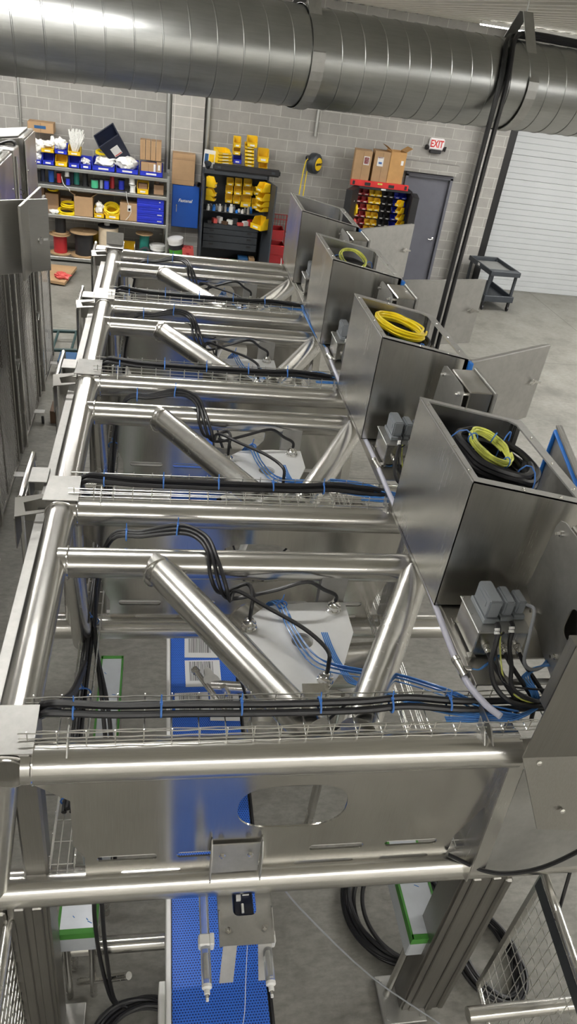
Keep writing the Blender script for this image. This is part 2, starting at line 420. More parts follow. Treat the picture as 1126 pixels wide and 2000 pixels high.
# big sectional door with black track
g = MB(); n = 9; hh = 4.35/n
for i in range(n):
    for j in range(4): g.box((10.1, YW+.17, hh*i+hh*(j+.5)/4), (5.75, .05, hh/4-.006), bev=.004)
    g.box((10.1, YW+.18, hh*(i+.5)), (5.75, .045, hh-.012))
gd = struct(g, 'door_2', 'garage')
tr = MB().box((7.20, YW+.02, 2.2), (.20, .16, 4.4)).box((7.12, YW-.09, 2.2), (.05, .1, 4.4))
build(tr, 'door_track', 'blackpaint', gd)
# exit sign
ex = thing('exit_sign', 'red and white EXIT sign with two lamp heads on the wall above the grey door', 'sign', (5.60, YW, 2.92))
build(MB().box((0, -.04, .0), (.33, .07, .22), bev=.02, seg=3), 'sign_housing', 'exit_face', ex, False)
text_mesh('EXIT', .19, 'lettering', 'redbright', ex, (0, -.078, 0), (radians(90), 0, 0), .002, .004, sx=.72)
build(MB().box((0, -.05, -.14), (.24, .09, .07), bev=.01), 'battery_box', 'black', ex, False)
for sx in (-1, 1): build(MB().lathe([(.02, 0), (.045, .02), (.05, .06), (.0, .065)], (sx*.16, -.05, -.07), (sx*.9, -.45, -.1), 16), 'lamp_head', 'black', ex, False)
# ------------------------------------------------------------------ ceiling lights (linear strips)
def lamp(x, y, label, L=2.4, W=.14, z=None):
    z = z or ZC-.07
    r = thing('strip_light', label, 'light', (x, y, z), (0, 0, 0), 'ceiling strip lights')
    build(MB().box((0, 0, .035), (L, W, .05), bev=.006), 'housing', 'white', r, False)
    build(MB().box((0, 0, .004), (L-.04, W-.04, .018), bev=.006), 'diffuser', 'lamp', r, False)
    return r
def lamps(L, W, rows):
    f = None
    for x, y, lb in rows:
        if f is None: f = lamp(x, y, lb, L, W)
        else: dup(f, lb, (x, y, ZC-.07))
lamps(1.7, .14, ((5.75, 13.5, 'lit ceiling strip light glimpsed above the duct near the top right'),
    (-4.2, 3.4, 'lit ceiling strip light left of the frame'), (-.6, 3.9, 'lit ceiling strip light over the frame'), (6.0, 2.6, 'lit ceiling strip light right of the frame'),
    (7.4, -.6, 'lit ceiling strip light at the far right behind the viewer')))
lamps(3.0, .15, ((-3.9, -3.7, 'unseen wide ceiling light added behind the viewer at left'), (-.3, -3.7, 'unseen wide ceiling light added behind the viewer'), (3.4, -3.7, 'unseen wide ceiling light added behind the viewer at right'), (7.2, -3.7, 'unseen wide ceiling light added behind the viewer at far right')))  # unseen lights added to brighten what the near cabinet face reflects
lamps(3.4, .18, ((-5.4, 13.2, 'unseen wide ceiling light added over the left part of the back wall'), (-1.3, 13.2, 'unseen wide ceiling light added in front of the tall shelving'),  # added out of view, widened to brighten the back of the room
    (-4.6, 9.4, 'unseen wide ceiling light added over the left machine'), (-.9, 10.4, 'unseen wide ceiling light added over the far frame end')))
lamps(3.4, .32, ((9.6, 12.6, 'unseen wide ceiling light added before the white sectional door'),  # extra wide unseen lights, added to lift the door and right floor
    (9.2, 8.4, 'unseen wide ceiling light added over the right floor'), (9.4, 4.4, 'unseen wide ceiling light added over the near right floor')))
# ------------------------------------------------------------------ spiral duct
DA = atan2(.252, 1); DR = .277
dt = thing('spiral_duct', 'large galvanised spiral duct running right across under the ceiling', 'duct', (2.0, 5.7, 4.5), (0, 0, DA))
p = []; x = -5.0; L = []
while x < 6.0:
    p += [(DR, x), (DR, x+.148), (DR+.004, x+.151), (DR+.004, x+.156), (DR, x+.159)]; x += .16
b = MB(); n = 72; pit = .105
# skewed seam: every ring is sheared along the axis so the seams wind round the duct
rings = []
for r, h in p:
    rings.append([b.bm.verts.new((h+pit*(i/n-.5)*1.0, r*cos(2*pi*i/n+pi/2), r*sin(2*pi*i/n+pi/2))) for i in range(n)])
for A, B in zip(rings, rings[1:]):
    for i in range(n-1): b.bm.faces.new((A[i], A[i+1], B[i+1], B[i]))
    b.bm.faces.new((A[n-1], A[0], B[0], B[n-1]))
build(b, 'duct_wall', 'duct', dt, False)
def band(x):
    s = MB().lathe([(DR+.008, 0), (DR+.010, 0), (DR+.010, .085), (DR+.008, .085)], (x, 0, 0), (1, 0, 0), 64, True)
    return build(s, 'coupling_band', 'duct', dt, False)
band(-1.24)
def hanger(name, x, label):
    r = thing(name, label, 'hanger', (2+x*cos(DA), 5.7+x*sin(DA), 4.5), (0, 0, DA), 'duct hangers')
    s = MB(); pts = [((DR+.012)*cos(radians(a)), (DR+.012)*sin(radians(a))) for a in range(170, 371, 10)]
    pts = [(-.02, .44)] + pts + [(.02, .44)]
    for (y0, z0), (y1, z1) in zip(pts, pts[1:]):
        s.box((0, (y0+y1)/2, (z0+z1)/2), (.085, hypot(y1-y0, z1-z0)+.003, .004), (atan2(z1-z0, y1-y0), 0, 0))
    build(s, 'strap', 'dullplate', r, False)
    build(MB().tube((0, 0, .42), (0, 0, .62), .005, 8), 'rod', 'galv', r, False)
    return r
hanger('duct_hanger', .43, 'flat strap hanger carrying the duct, near the black cables at top right')
hanger('duct_hanger', -1.20, 'flat strap hanger carrying the duct at the top middle')
# black cables looped over the duct and hanging down
def hang_cable(dx, dy, label, zt):
    ax = 2.17+dx; yc = 5.7+.252*(ax-2)
    ym = yc-DR-.03
    pts = [(ax+1.6, yc+.42, zt-.02), (ax+.7, yc+.18, zt), (ax+.2, yc+.03, zt), (ax+.06, yc-.13, 4.5+.265), (ax+.02, yc-.25, 4.66), (ax+.01, ym, 4.5), (ax, ym-.01, 4.1), (ax-.01, ym-.02+dy, 3.4), (ax-.02, ym-.03+dy, 2.75), (ax-.02, ym-.03+dy, 2.3)]
    tag(build(MB().path(pts, .017, 8, 5), 'hanging_cable', 'black_cable', loc=pts[-1]), label, 'cable', 'black cables over the duct')
hang_cable(.03, 0, 'left one of two black cables hanging down over the duct', 4.80)
hang_cable(.085, .0, 'right one of two black cables hanging down over the duct', 4.82)
# ------------------------------------------------------------------ stainless robot frame
S = 1.615; UY = 1.77; TY = 1.17; ZF = 2.34; R = .079; XL = -.486; XR = 1.40; ZL = 1.49
BAY = ['nearest', 'second', 'third', 'farthest']
fr = thing('robot_gantry', 'long welded stainless tube frame on legs filling the foreground', 'machine frame', (.45, UY, 0))
YE = UY+4*S+.08
build(MB().pipe((XL, UY-.05, ZF), (XL, YE, ZF), R), 'rail', 'tube_y', fr)
def weld(mb, c, ax, r):
    x, y = frame_of(V(ax)); pts = []
    for i in range(40):
        a = 2*pi*i/40; k = r*(1+.02*sin(i*7.3)+.015*sin(i*3.1)); pts.append(V(c)+(x*cos(a)+y*sin(a))*k)
    mb.path(pts, .0055, 6, 1, True)
for k in range(5):
    y = UY+S*k
    build(MB().tube((XL+.05, y, ZF), (XR+.03 if k else 1.50, y, ZF), R, 40), 'cross_beam', 'tube_x', fr)
    build(MB().tube((-.62, y, ZL), (2.35, y, ZL), R, 40), 'lower_beam', 'tube_x', fr)
    # web plate with oval window, weld slots and notched side corners
    o = [(-.30, 1.55), (-.20, 1.55)]
    for sx in (-.02, .42, .86, 1.18): o += []
    outer = [(-.235, 1.555), (-.10, 1.555), (-.08, 1.585), (.16, 1.585), (.18, 1.555), (.30, 1.555), (.32, 1.585), (.52, 1.585), (.54, 1.555), (.66, 1.555), (.68, 1.585), (.94, 1.585), (.96, 1.555), (1.06, 1.555), (1.08, 1.585), (1.30, 1.585), (1.32, 1.555), (1.40, 1.555),
             (1.40, 1.72), (1.52, 2.02), (1.52, 2.30), (-.42, 2.30), (-.42, 2.22), (-.28, 2.10), (-.28, 1.80), (-.235, 1.70)]
    hole = []
    for i in range(40):
        a = 2*pi*i/40; e = .62
        hole.append((.612+.232*abs(cos(a))**e*(1 if cos(a) >= 0 else -1)*1.0, 2.0+.145*abs(sin(a))**.8*(1 if sin(a) >= 0 else -1)))
    build(MB().plate(outer, (0, y+.004, 0), (1, 0, 0), (0, 0, 1), .008, [hole]+[rrect(.25, .040, .0195, 4, (sx, 1.685)) for sx in (-.06, .27, .85, 1.20)]), 'web_plate', 'web', fr)
    for sx in (-.06, .27, .85, 1.20): build(MB().box((sx, y+.03, 1.672), (.27, .05, .006), (-.5, 0, 0)), 'slot_backing', 'matte', fr)  # added bright strips behind the slots, standing in for the lower beam's top
    # node: squared socket on the rail, saddle plate on top, box post below
    nb = MB().box((XL+.005, y+.085, ZF), (.166, .23, .170), bev=.010)
    build(nb, 'rail_socket', 'legsteel', fr); nb = MB()
    weld(nb, (XL, y-.032, ZF), (0, 1, 0), R+.002); build(nb, 'weld_bead', 'chrome', fr); nb = MB(); weld(nb, (XL+.088, y, ZF), (1, 0, 0), R+.001)
    build(nb, 'weld_bead', 'chrome', fr)
    sd = MB().sheet([(XL-.092, y-.032, ZF+.087), (XL+.092, y-.032, ZF+.087), (XL+.092, y+.17, ZF+.112), (XL-.075, y+.17, ZF+.112)], .005)
    sd.sheet([(XL+.09, y-.03, ZF+.088), (XL+.09, y+.17, ZF+.112), (XL+.09, y+.17, ZF-.06), (XL+.09, y-.03, ZF-.10)], .005)
    build(sd, 'saddle_plate', 'matte', fr)
    # outer hook bracket
    hb = MB().plate([(0, 0), (.16, .05), (.16, .07), (.05, .045), (.03, .12), (.14, .17), (.12, .20), (-.02, .16)], (XL-.235, y-.06, ZF-.01), (1, 0, 0), (0, .99, .10), .006)
    hb.box((XL-.235, y+.01, ZF-.11), (.006, .16, .2)).box((XL-.15, y+.12, ZF-.08), (.13, .006, .15))
    build(hb, 'hook_bracket', 'legsteel', fr)
    # posts: formed box sections with pressed ribs
    if k in (0, 2, 4):
        for side, xa, xb in ((0, -.56, -.385), (1, 1.50, 1.74)):
            lh = 1.44
            lg = MB().box(((xa+xb)/2, y+.02, lh/2+.02), (xb-xa, .17, lh), bev=.012, seg=2)
            for f in (.3, .72): lg.box((xa+(xb-xa)*f, y-.068, lh/2+.02), (.045, .012, lh-.02), bev=.005)
            lg.box(((xa+xb)/2+(.12 if side else -.11), y-.02, lh/2+.02), (.04, .12, lh-.05), bev=.01)
            build(lg, 'leg', 'legsteel', fr)
            if not side: build(MB().box((-.44, y+.06, 1.87), (.10, .10, .80), bev=.01), 'post', 'legsteel', fr)
            ft = MB().box(((xa+xb)/2-(.10 if side else -.06), y+.0, .028), (.26, .26, .018), bev=.004)
            for q in ((-.1, -.1), (.1, -.1), (-.1, .1)): ft.tube(((xa+xb)/2-(.10 if side else -.06)+q[0], y+q[1], .03), ((xa+xb)/2-(.10 if side else -.06)+q[0], y+q[1], .05), .012, 8)
            for q in ((-.1, -.1), (.1, .1), (-.1, .1), (.1, -.1)): ft.tube(((xa+xb)/2-(.10 if side else -.06)+q[0], y+q[1], 0), ((xa+xb)/2-(.10 if side else -.06)+q[0], y+q[1], .03), .014, 8)
            build(ft, 'foot_plate', 'dullplate', fr)
    else:
        build(MB().tube((XL+.05, y, ZL+.02), (XL+.05, y, ZF), .06, 24), 'leg', 'tube', fr)
    # right end gusset
    gs = MB().sheet([(1.495, y-.02, ZF+.07), (1.495, y+.10, ZF+.07), (1.495, y+.10, ZL), (1.495, y-.10, ZL)], .008)
    gs.sheet([(1.49, y-.02, ZF+.08), (1.555, y-.02, ZF+.08), (1.555, y-.10, ZL+.08), (1.49, y-.10, ZL+.08)], .008)
    build(gs, 'end_gusset', 'sheet', fr)
    # small uprights that carry the tray
    for x in (-.28, 1.33):
        build(MB().sheet([(x, y-.075, ZF+.02), (x, y+.05, ZF+.07), (x+.0, y+.06, ZF+.13), (x, y-.005, ZF+.115)], .005), 'tray_bracket', 'matte', fr)
for k in range(4):
    y = UY+S*k+TY
    build(MB().tube((XL+.035, y, ZF), (XR+.02, y, ZF), R-.002, 40), 'brace_beam', 'tube_x', fr)
    wd = MB(); weld(wd, (XL+R+.004, y, ZF), (1, 0, 0), R+.002); build(wd, 'weld_bead', 'chrome', fr); wd = MB()
    weld(wd, (.035, y-.07, ZF), (.62, -1, 0), R); build(wd, 'weld_bead', 'chrome', fr)
    yu = UY+S*k
    for a, c in (((.015, y-.0), (.665, yu+.10)), ((1.39, y-.05), (.855, yu+.10))):
        m = MB().tube((a[0], a[1], ZF-.001), (c[0], c[1], ZF-.001), R-.001, 40)
        build(m, 'diagonal', 'tube', fr)
    build(MB().box((.95, y-.05, ZF-.13), (.14, .05, .24)).box((.95, y-.095, ZF-.185), (.14, .06, .010)), 'robot_hanger', 'matte', fr)
    build(MB().tube((-.38, y, ZF-.02), (-.38, y+.26, ZL+.05), .055, 24), 'node_strut', 'tube', fr)
# sloping strut at the near left corner and the outer side strip
build(MB().tube((-.500, UY+.03, ZF-.05), (-.60, UY-.02, ZL+.03), .050, 28), 'corner_strut', 'tube', fr)
build(MB().box((XL-.118, (UY+YE)/2, ZF-.07), (.05, YE-UY-.2, .012)).box((XL-.14, (UY+YE)/2, ZF-.12), (.006, YE-UY-.2, .1)), 'side_strip', 'matte', fr)
build(MB().sheet([(XL-.09, YE-.03, ZF+.02), (XL+.09, YE-.03, ZF+.02), (XL+.09, YE+.03, ZF+.22), (XL-.09, YE+.03, ZF+.22)], .008), 'end_plate', 'matte', fr)

# ------------------------------------------------------------------ wire trays
def basket(xa, xb, hw, hh, step, r=.0027, wave=0):
    """basket tray along x, floor at z=0, half width hw in y"""
    b = MB(); ph = 0
    for (y, z) in ((-hw, hh), (-hw, hh*.45), (-hw, 0), (-hw*.4, 0), (hw*.4, 0), (hw, 0), (hw, hh*.45), (hw, hh)):
        n = max(2, int((xb-xa)/.04)) if wave else 1; ph += 1.3
        b.path([(xa+(xb-xa)*i/n, y, z+(wave*sin(i*1.55+ph) if wave else 0)) for i in range(n+1)], r, 5, 1)
    x = xa+step*.3
    while x < xb:
        b.path([(x, -hw-r, hh+.012), (x, -hw-r, -r), (x, hw+r, -r), (x, hw+r, hh+.012)], r, 5, 1); x += step
    return b
tr = build(basket(-.45, 1.72, .083, .05, .103, wave=.0022), 'wire_tray', 'wire', loc=(0, UY+.105, ZF+.083), world=False)
tag(tr, 'wavy wire basket tray of black cables on the nearest cross beam', 'cable tray', 'wire trays across the frame')
for k, lb in ((1, 'wire basket tray on the second cross beam from the front'), (2, 'wire basket tray on the third cross beam from the front'), (3, 'wire basket tray on the fourth cross beam, near the frame end')):
    t2 = build(basket(-.45, 1.40, .083, .05, .103), 'wire_tray', 'wire', loc=(0, UY+S*k+.105, ZF+.083), world=False)
    tag(t2, lb, 'cable tray', 'wire trays across the frame')
def side_tray(x, lb, y0, y1):
    b = basket(y0, y1, .05, .05, .105)
    bmesh.ops.rotate(b.bm, matrix=Matrix.Rotation(pi/2, 3, 'Z'), verts=b.bm.verts[:])
    o = build(b, 'wire_tray', 'wire', loc=(x, 0, ZL+R+.004), world=False)
    tag(o, lb, 'cable tray', 'long wire trays under the frame')
side_tray(-.335, 'long wire tray running away under the left rail of the frame', 1.79, UY+4*S)
side_tray(1.44, 'long wire tray running away under the right side of the frame', 1.80, UY+4*S)

# ------------------------------------------------------------------ cable bundles
def tie(mb_pts, rad): pass
def bundle(name, label, paths, r, mat, tie_pts=(), group=None, n=8, tie_mat='bluetie', tie_r=.03, part='cable', off=(0, 0, 0)):
    o = V(paths[0][0])
    t = thing(name, label, 'cable', o, group=group)
    for i, p in enumerate(paths):
        build(MB().path([V(q) for q in p], r if not isinstance(r, (list, tuple)) else r[i], n, 5), part, mat if isinstance(mat, str) else mat[i], t)
    for c, ax, rr in tie_pts:
        x, y = frame_of(V(ax)); pts = [V(c)+(x*cos(2*pi*i/12)+y*sin(2*pi*i/12)*.8)*rr for i in range(12)]
        m = MB().path(pts, .0045, 5, 1, True).box(V(c)+y*rr*.85, (.011, .011, .011)); m.tube(V(c)+y*rr*.8, V(c)+y*(rr+.03)+x*.01, .003, 5)
        build(m, 'cable_tie', tie_mat, t)
    return t
zt = ZF+.083
P = []
for i, (dy, dz) in enumerate(((.062, .016), (.018, .016), (.045, .038))):
    y = UY+.105+dy; z = zt+dz
    P.append([(-.34, y+1.0, 1.64), (-.36, y+.55, 1.9), (-.40-.01*i, y+.12, zt-.12), (-.385+.012*i, y+.01, z+.012), (-.30+.02*i, y, z+.02), (-.12, y, z+.006), (.15, y+.004, z), (.5, y-.004, z+.003), (.85, y, z+.004), (1.05, y+.01, z+.012), (1.3, y-.005, z), (1.66, y, z-.004)])
ties = [((x, UY+.145, zt+.028), (1, 0, 0), .036) for x in (-.27, .055, .365, .68, .98, 1.23)]
b0 = bundle('cable_bundle', 'thick black cables tied along the nearest wire tray', P, .0140, 'black_cable', ties, 'black cables in the wire trays')
PB = [p[:-1]+[(1.38, p[-1][1], zt+.02)] for p in P[:3]]
b1 = None
for k in (1, 2, 3):
    lb = 'thick black cables tied along the %s wire tray from the front' % ['', 'second', 'third', 'fourth'][k]
    if b1 is None: b1 = bundle('cable_bundle', lb, [[V(q)+V((0, S, 0)) for q in p] for p in PB], .0135, 'black_cable', [(V(c)+V((0, S, 0)), a, r) for c, a, r in ties[:5]], 'black cables in the wire trays')
    else: dup(b1, lb, off=(0, S*(k-1), 0))
# cables lying in the left lower tray
P = [[(-.335+d, 2.05, 1.60+h), (-.34+d, 3.0, 1.60+h), (-.33+d, 4.6, 1.60+h), (-.335+d, 6.4, 1.60+h), (-.335+d, UY+4*S-.1, 1.60+h)] for d, h in ((-.02, 0), (.015, 0), (-.003, .025))]
bundle('cable_bundle', 'black cables along the lower tray under the left rail', P, .0125, 'black_cable', [((-.335, y, 1.61), (0, 1, 0), .04) for y in (2.1, 2.75, 3.3, 4.4, 5.4)])
def drop(k, label):
    y = UY+S*k
    P = [[(-.31, y+1.45, 1.63), (-.29, y+1.3, 1.58), (-.24+d, y+1.05, 1.38), (-.20+d, y+.85, 1.0), (-.19+d, y+.75, .5), (-.19+d, y+.72, .05)] for d in (0, .03)]
    return bundle('drop_cable', label, P, .012, 'black_cable', (), 'black drop cables')
drop(0, 'pair of black cables dropping from the left lower tray behind the nearest tray')
# pair hanging in front of the white box at lower left
P = [[(-.20, UY+.14, 1.60), (-.19, UY+.14, 1.5), (-.185-d, UY+.13, 1.1), (-.17-d, UY+.13, .6), (-.13-d*.4, UY+.1, .12), (-.06, UY+.08, .04)] for d in (0, .035)]
bundle('drop_cable', 'pair of black cables hanging below the front beam at lower left', P, .011, 'black_cable', (), 'black drop cables')

# ------------------------------------------------------------------ robots: mount plate with drives below
def robot(k, label):
    y = UY+S*k; c = V((.75, y+.80, 2.15))
    t = thing('delta_robot', label, 'robot', c, group='ceiling robots in the frame')
    o = [(.07, .285), (.275, .285), (.275, .06), (.17, -.19), (.06, -.335), (-.06, -.335), (-.285, .06), (-.285, .13), (-.16, .25)]
    build(MB().plate(o, c, (1, 0, 0), (0, 1, 0), .014, [circ(.055, 24)]), 'base_plate', 'robotplate', t)
    g = []
    for q in ((.20, .225), (-.26, .09), (.067, -.27)):
        m = MB().lathe([(.040, .014), (.040, .026), (.034, .030), (.034, .052), (.026, .058), (.018, .075), (.009, .078)], c+V((*q, 0)), (0, 0, 1), 20)
        for i in range(6): a = pi*i/3; m.tube(c+V((q[0]+.033*cos(a), q[1]+.033*sin(a), .026)), c+V((q[0]+.033*cos(a), q[1]+.033*sin(a), .034)), .006, 6)
        build(m, 'cable_gland', 'chrome', t)
    bk = MB().plate([(-.06, 0), (.06, 0), (.06, .1), (-.06, .1)], c+V((.0, -.42, .03)), (1, 0, 0), (0, .9, .35), .008)
    build(bk, 'front_tab', 'sheet', t)
    build(MB().lathe([(.03, 0), (.17, 0), (.17, -.03), (.12, -.05), (.12, -.28), (.07, -.31)], c, (0, 0, 1), 32), 'housing', 'sheet', t)
    for i in range(3):
        a = radians(5+120*i); d = V((cos(a), sin(a), 0)); o2 = c+V((0, 0, -.19))
        build(MB().lathe([(.10, .10), (.115, .12), (.115, .44), (.10, .46), (.0, .47)], o2, d, 28), 'motor', 'tube', t)
        e = V((-sin(a), cos(a), 0)); h = o2+d*.2+V((0, 0, -.10))
        el = h+d*.22+V((0, 0, -.16))
        build(MB().tube(h, el, .03, 14, .022), 'upper_arm', 'white', t)
        q = c+V((0, 0, -.95))+d*.05
        build(MB().tube(el+e*.045, q+e*.04, .008, 8).tube(el-e*.045, q-e*.04, .008, 8).tube(el-e*.05, el+e*.05, .012, 8), 'lower_arm', 'black', t)
    build(MB().lathe([(.0, -.93), (.07, -.93), (.07, -.97), (.03, -.98), (.03, -1.03), (.0, -1.03)], c, (0, 0, 1), 24), 'tool_flange', 'sheet', t)
    return t
r0 = robot(0, 'robot with grey three-gland plate hung under the nearest bay of the frame')
for k in (1, 2, 3): dup(r0, 'robot with grey gland plate hung under the %s bay of the frame' % BAY[k], off=(0, S*k, 0))
# three robot cables looping over the brace beam to the glands
def loop(k, lb):
    y = UY+S*k; P = []
    ends = [[(.48, y+1.07, 2.30), (.50, y+.95, 2.33), (.49, y+.89, 2.30), (.49, y+.89, 2.21)],
            [(.45, y+1.02, 2.25), (.62, y+1.0, 2.32), (.78, y+1.02, 2.36), (.88, y+1.03, 2.30), (.95, y+1.03, 2.26), (.95, y+1.025, 2.20)],
            [(.42, y+.98, 2.33), (.56, y+.86, 2.33), (.72, y+.70, 2.34), (.81, y+.57, 2.33), (.818, y+.535, 2.27), (.817, y+.53, 2.20)]]
    for i in range(3):
        d = .022*(i-1)
        P.append([(-.30, y+1.36+d, 1.75), (-.28, y+1.36+d, 2.1), (-.20, y+1.35+d, 2.37), (-.05, y+1.34+d, 2.40), (.14, y+1.31+d, 2.45+.01*i), (.25+d, y+1.24, 2.455+.008*i), (.30+d, y+1.14-.02*i, 2.44), (.33+d*1.6, y+1.05-.03*i, 2.36), (.37+d, y+1.02-.03*i, 2.28)]+ends[i])
    return bundle('robot_cable', lb, P, .0105, 'black_cable', [((.13, y+1.315, 2.455), (1, -.15, 0), .038), ((-.13, y+1.345, 2.39), (1, 0, 0), .036)], 'robot cable loops')
l0 = loop(0, 'three black cables looping over the first brace beam to the nearest robot plate')
for k in (1, 2, 3): dup(l0, 'three black cables looping over the brace beam to the %s robot plate' % BAY[k], off=(0, S*k, 0))
def air(k, lb):
    y = UY+S*k; P = []
    for i in range(6):
        d = .008*(i-2.5); e = .006*((i*3) % 5-2)
        P.append([(.62+d, y+1.25, 1.8), (.63+d, y+1.12, 2.12), (.66+d, y+.98, 2.24+e), (.70+d, y+.82, 2.22+e), (.78+d, y+.62+d, 2.22+e), (.92+e, y+.50+d, 2.27+e), (1.08, y+.38+d, 2.36+e), (1.24, y+.22+d, 2.44+e), (1.36, y+.13+d, 2.45+e), (1.52, y+.09+d, 2.44+e)])
    for i in range(4):
        d = .009*(i-1.5)
        P.append([(.86+d, y+.82, 2.2), (.88+d, y+.70, 2.185), (.91+d, y+.55, 2.20), (.93+d*1.5, y+.45, 2.24), (1.0+d, y+.30, 2.36), (1.1, y+.17+d, 2.42), (1.3, y+.10+d, 2.435), (1.5, y+.09+d, 2.432)])
    return bundle('air_tubing', lb, P, .0036, 'airtube', [((.66, y+.98, 2.24), (.1, -1, .3), .026)], 'blue air tubing', 6, part='tube')
a0 = air(0, 'loose bundle of blue air tubes crossing the nearest robot plate into the tray')
for k in (1, 2, 3): dup(a0, 'loose bundle of blue air tubes beside the %s robot plate' % BAY[k], off=(0, S*k, 0))
# ------------------------------------------------------------------ mounting plates along the right side
def mplate(k, lb):
    y = UY+S*k
    b = MB().plate([(1.36, y+.20), (1.93, y+.20), (1.93, y+S-.03), (1.36, y+S-.03)], (0, 0, 2.49), (1, 0, 0), (0, 1, 0), .008, [rrect(.30, .12, .03, 4, (1.66, y+.29))])
    b.box((1.362, y+S/2+.085, 2.47), (.006, S-.23, .05))
    b.sheet([(1.352, y-.06, 2.43), (1.352, y+S-.03, 2.43), (1.352, y+S-.03, 2.475), (1.352, y-.0, 2.475)], .006)
    o = build(b, 'mounting_plate', 'sheet_h', loc=(1.36, y, 2.49))
    return tag(o, lb, 'plate', 'mounting plates under the cabinets')
for k in range(4): mplate(k, 'long steel mounting plate carrying the %s right-hand cabinet' % BAY[k])
# ------------------------------------------------------------------ control cabinets
CY, CS = 2.457, 1.613
def cabinet(k, label, angle, width=.83):
    y0 = CY+CS*k; y1 = y0+.805; xa, xb = 1.32, 1.90; zb, za, zc = 2.505, 3.20, 3.098
    t = thing('control_cabinet', label, 'control cabinet', (1.61, y0+.4, zb), group='stainless control cabinets')
    th = .004
    b = MB()
    b.sheet([(xa, y0, zb), (xa, y1, zb), (xa, y1, za), (xa, y0, za)], th)
    b.sheet([(xa, y0, zb), (xb, y0, zb), (xb, y0, zc), (xa, y0, za)], -th)
    b.sheet([(xa, y1, zb), (xb, y1, zb), (xb, y1, zc), (xa, y1, za)], th)
    b.sheet([(xa, y0, zb), (xb, y0, zb), (xb, y1, zb), (xa, y1, zb)], th)
    # frame round the open right side
    for c, s in (((xb-.012, y0+.02, (zb+zc)/2), (.024, .04, zc-zb)), ((xb-.012, y1-.02, (zb+zc)/2), (.024, .04, zc-zb)), ((xb-.012, (y0+y1)/2, zb+.02), (.024, y1-y0, .04))): b.box(c, s)
    build(b, 'body', 'sheet', t)
    sl = (zc-za)/(xb-xa); u = V((1, 0, sl)); L = xb-xa
    rim = MB().plate([(0, 0), (L+.012, 0), (L+.012, y1-y0), (0, y1-y0)], (xa, y0, za), u, (0, 1, 0), -.008, [[(.038, .045), (L-.045, .045), (L-.045, y1-y0-.07), (L-.085, y1-y0-.035), (.038, y1-y0-.035)]])
    build(rim, 'rim', 'matte', t)
    sc = [(.018, .1), (.018, .3), (.018, .52), (.018, .72), (.25, .018), (.44, .018), (.25, .785), (.555, .12), (.555, .35), (.555, .6)]
    s0 = None
    for a, bb in sc:
        p = V((xa, y0+bb, za))+u*a
        if s0 is None: s0 = build(MB().lathe([(.008, 0), (.006, .004), (.0, .005)], (0, 0, 0), (0, 0, 1), 10), 'rim_screw', 'chrome', t, False, loc=p-t.location)
        else: q = s0.copy(); COL.objects.link(q); q.parent = t; q.location = p-t.location
    # inside: mounting panel with devices
    ip = MB().sheet([(xa+.30, y0+.06, zb+.1), (xa+.30, y1-.06, zb+.1), (xa+.30, y1-.06, zb+.42), (xa+.30, y0+.06, zb+.42)], .005)
    ip.box((xa+.33, (y0+y1)/2, zb+.40), (.30, y1-y0-.14, .004))
    build(ip, 'inner_panel', 'darkgrey', t)
    dv = MB()
    dv.box((xb-.10, y0+.22, zb+.42), (.06, .25, .06), bev=.004); build(dv, 'terminal_block', 'white', t)
    dv = MB()
    dv.box((xb-.10, y0+.17, zb+.465), (.035, .10, .03), bev=.003); build(dv, 'relay', 'blue', t)
    # door hinged on the near right corner, standing open
    d = MB()
    d.box((width/2, 0, .28), (width, .022, .56), bev=.004)
    d.box((width/2, .014, .553), (width-.02, .02, .012))
    dr = build(d, 'door', 'matte', t, False, loc=V((xb+.03, y0+.005, zb+.02))-t.location, rot=(0, 0, angle))
    sl2 = MB().path([(.03, .022, .03), (.03, .022, .53), (width-.03, .022, .53), (width-.03, .022, .03)], .012, 8, 1)
    build(sl2, 'door_seal', 'bluetape', dr, False)
    hd = MB().lathe([(.02, 0), (.022, .012), (.012, .02)], (width-.09, -.011, .30), (0, -1, 0), 14).box((width-.06, -.035, .305), (.09, .012, .016), (0, .25, 0)).box((width-.12, -.035, .315), (.06, .008, .01), (0, -.3, 0))
    build(hd, 'door_handle', 'chrome', dr, False)
    build(MB().box((xb+.018, y0+.0, zc-.045), (.03, .05, .06), bev=.006), 'hinge_wrap', 'bluetape', t)
    return t
c0 = cabinet(0, 'nearest open-topped stainless cabinet with black and yellow-green coils inside', radians(75))
c1 = cabinet(1, 'second stainless cabinet from the front, yellow coil lying on top', radians(30))
c2 = cabinet(2, 'third stainless cabinet from the front, before the wide open door panel', radians(17))
c3 = cabinet(3, 'farthest stainless cabinet on the right, beside the red crates', radians(35))
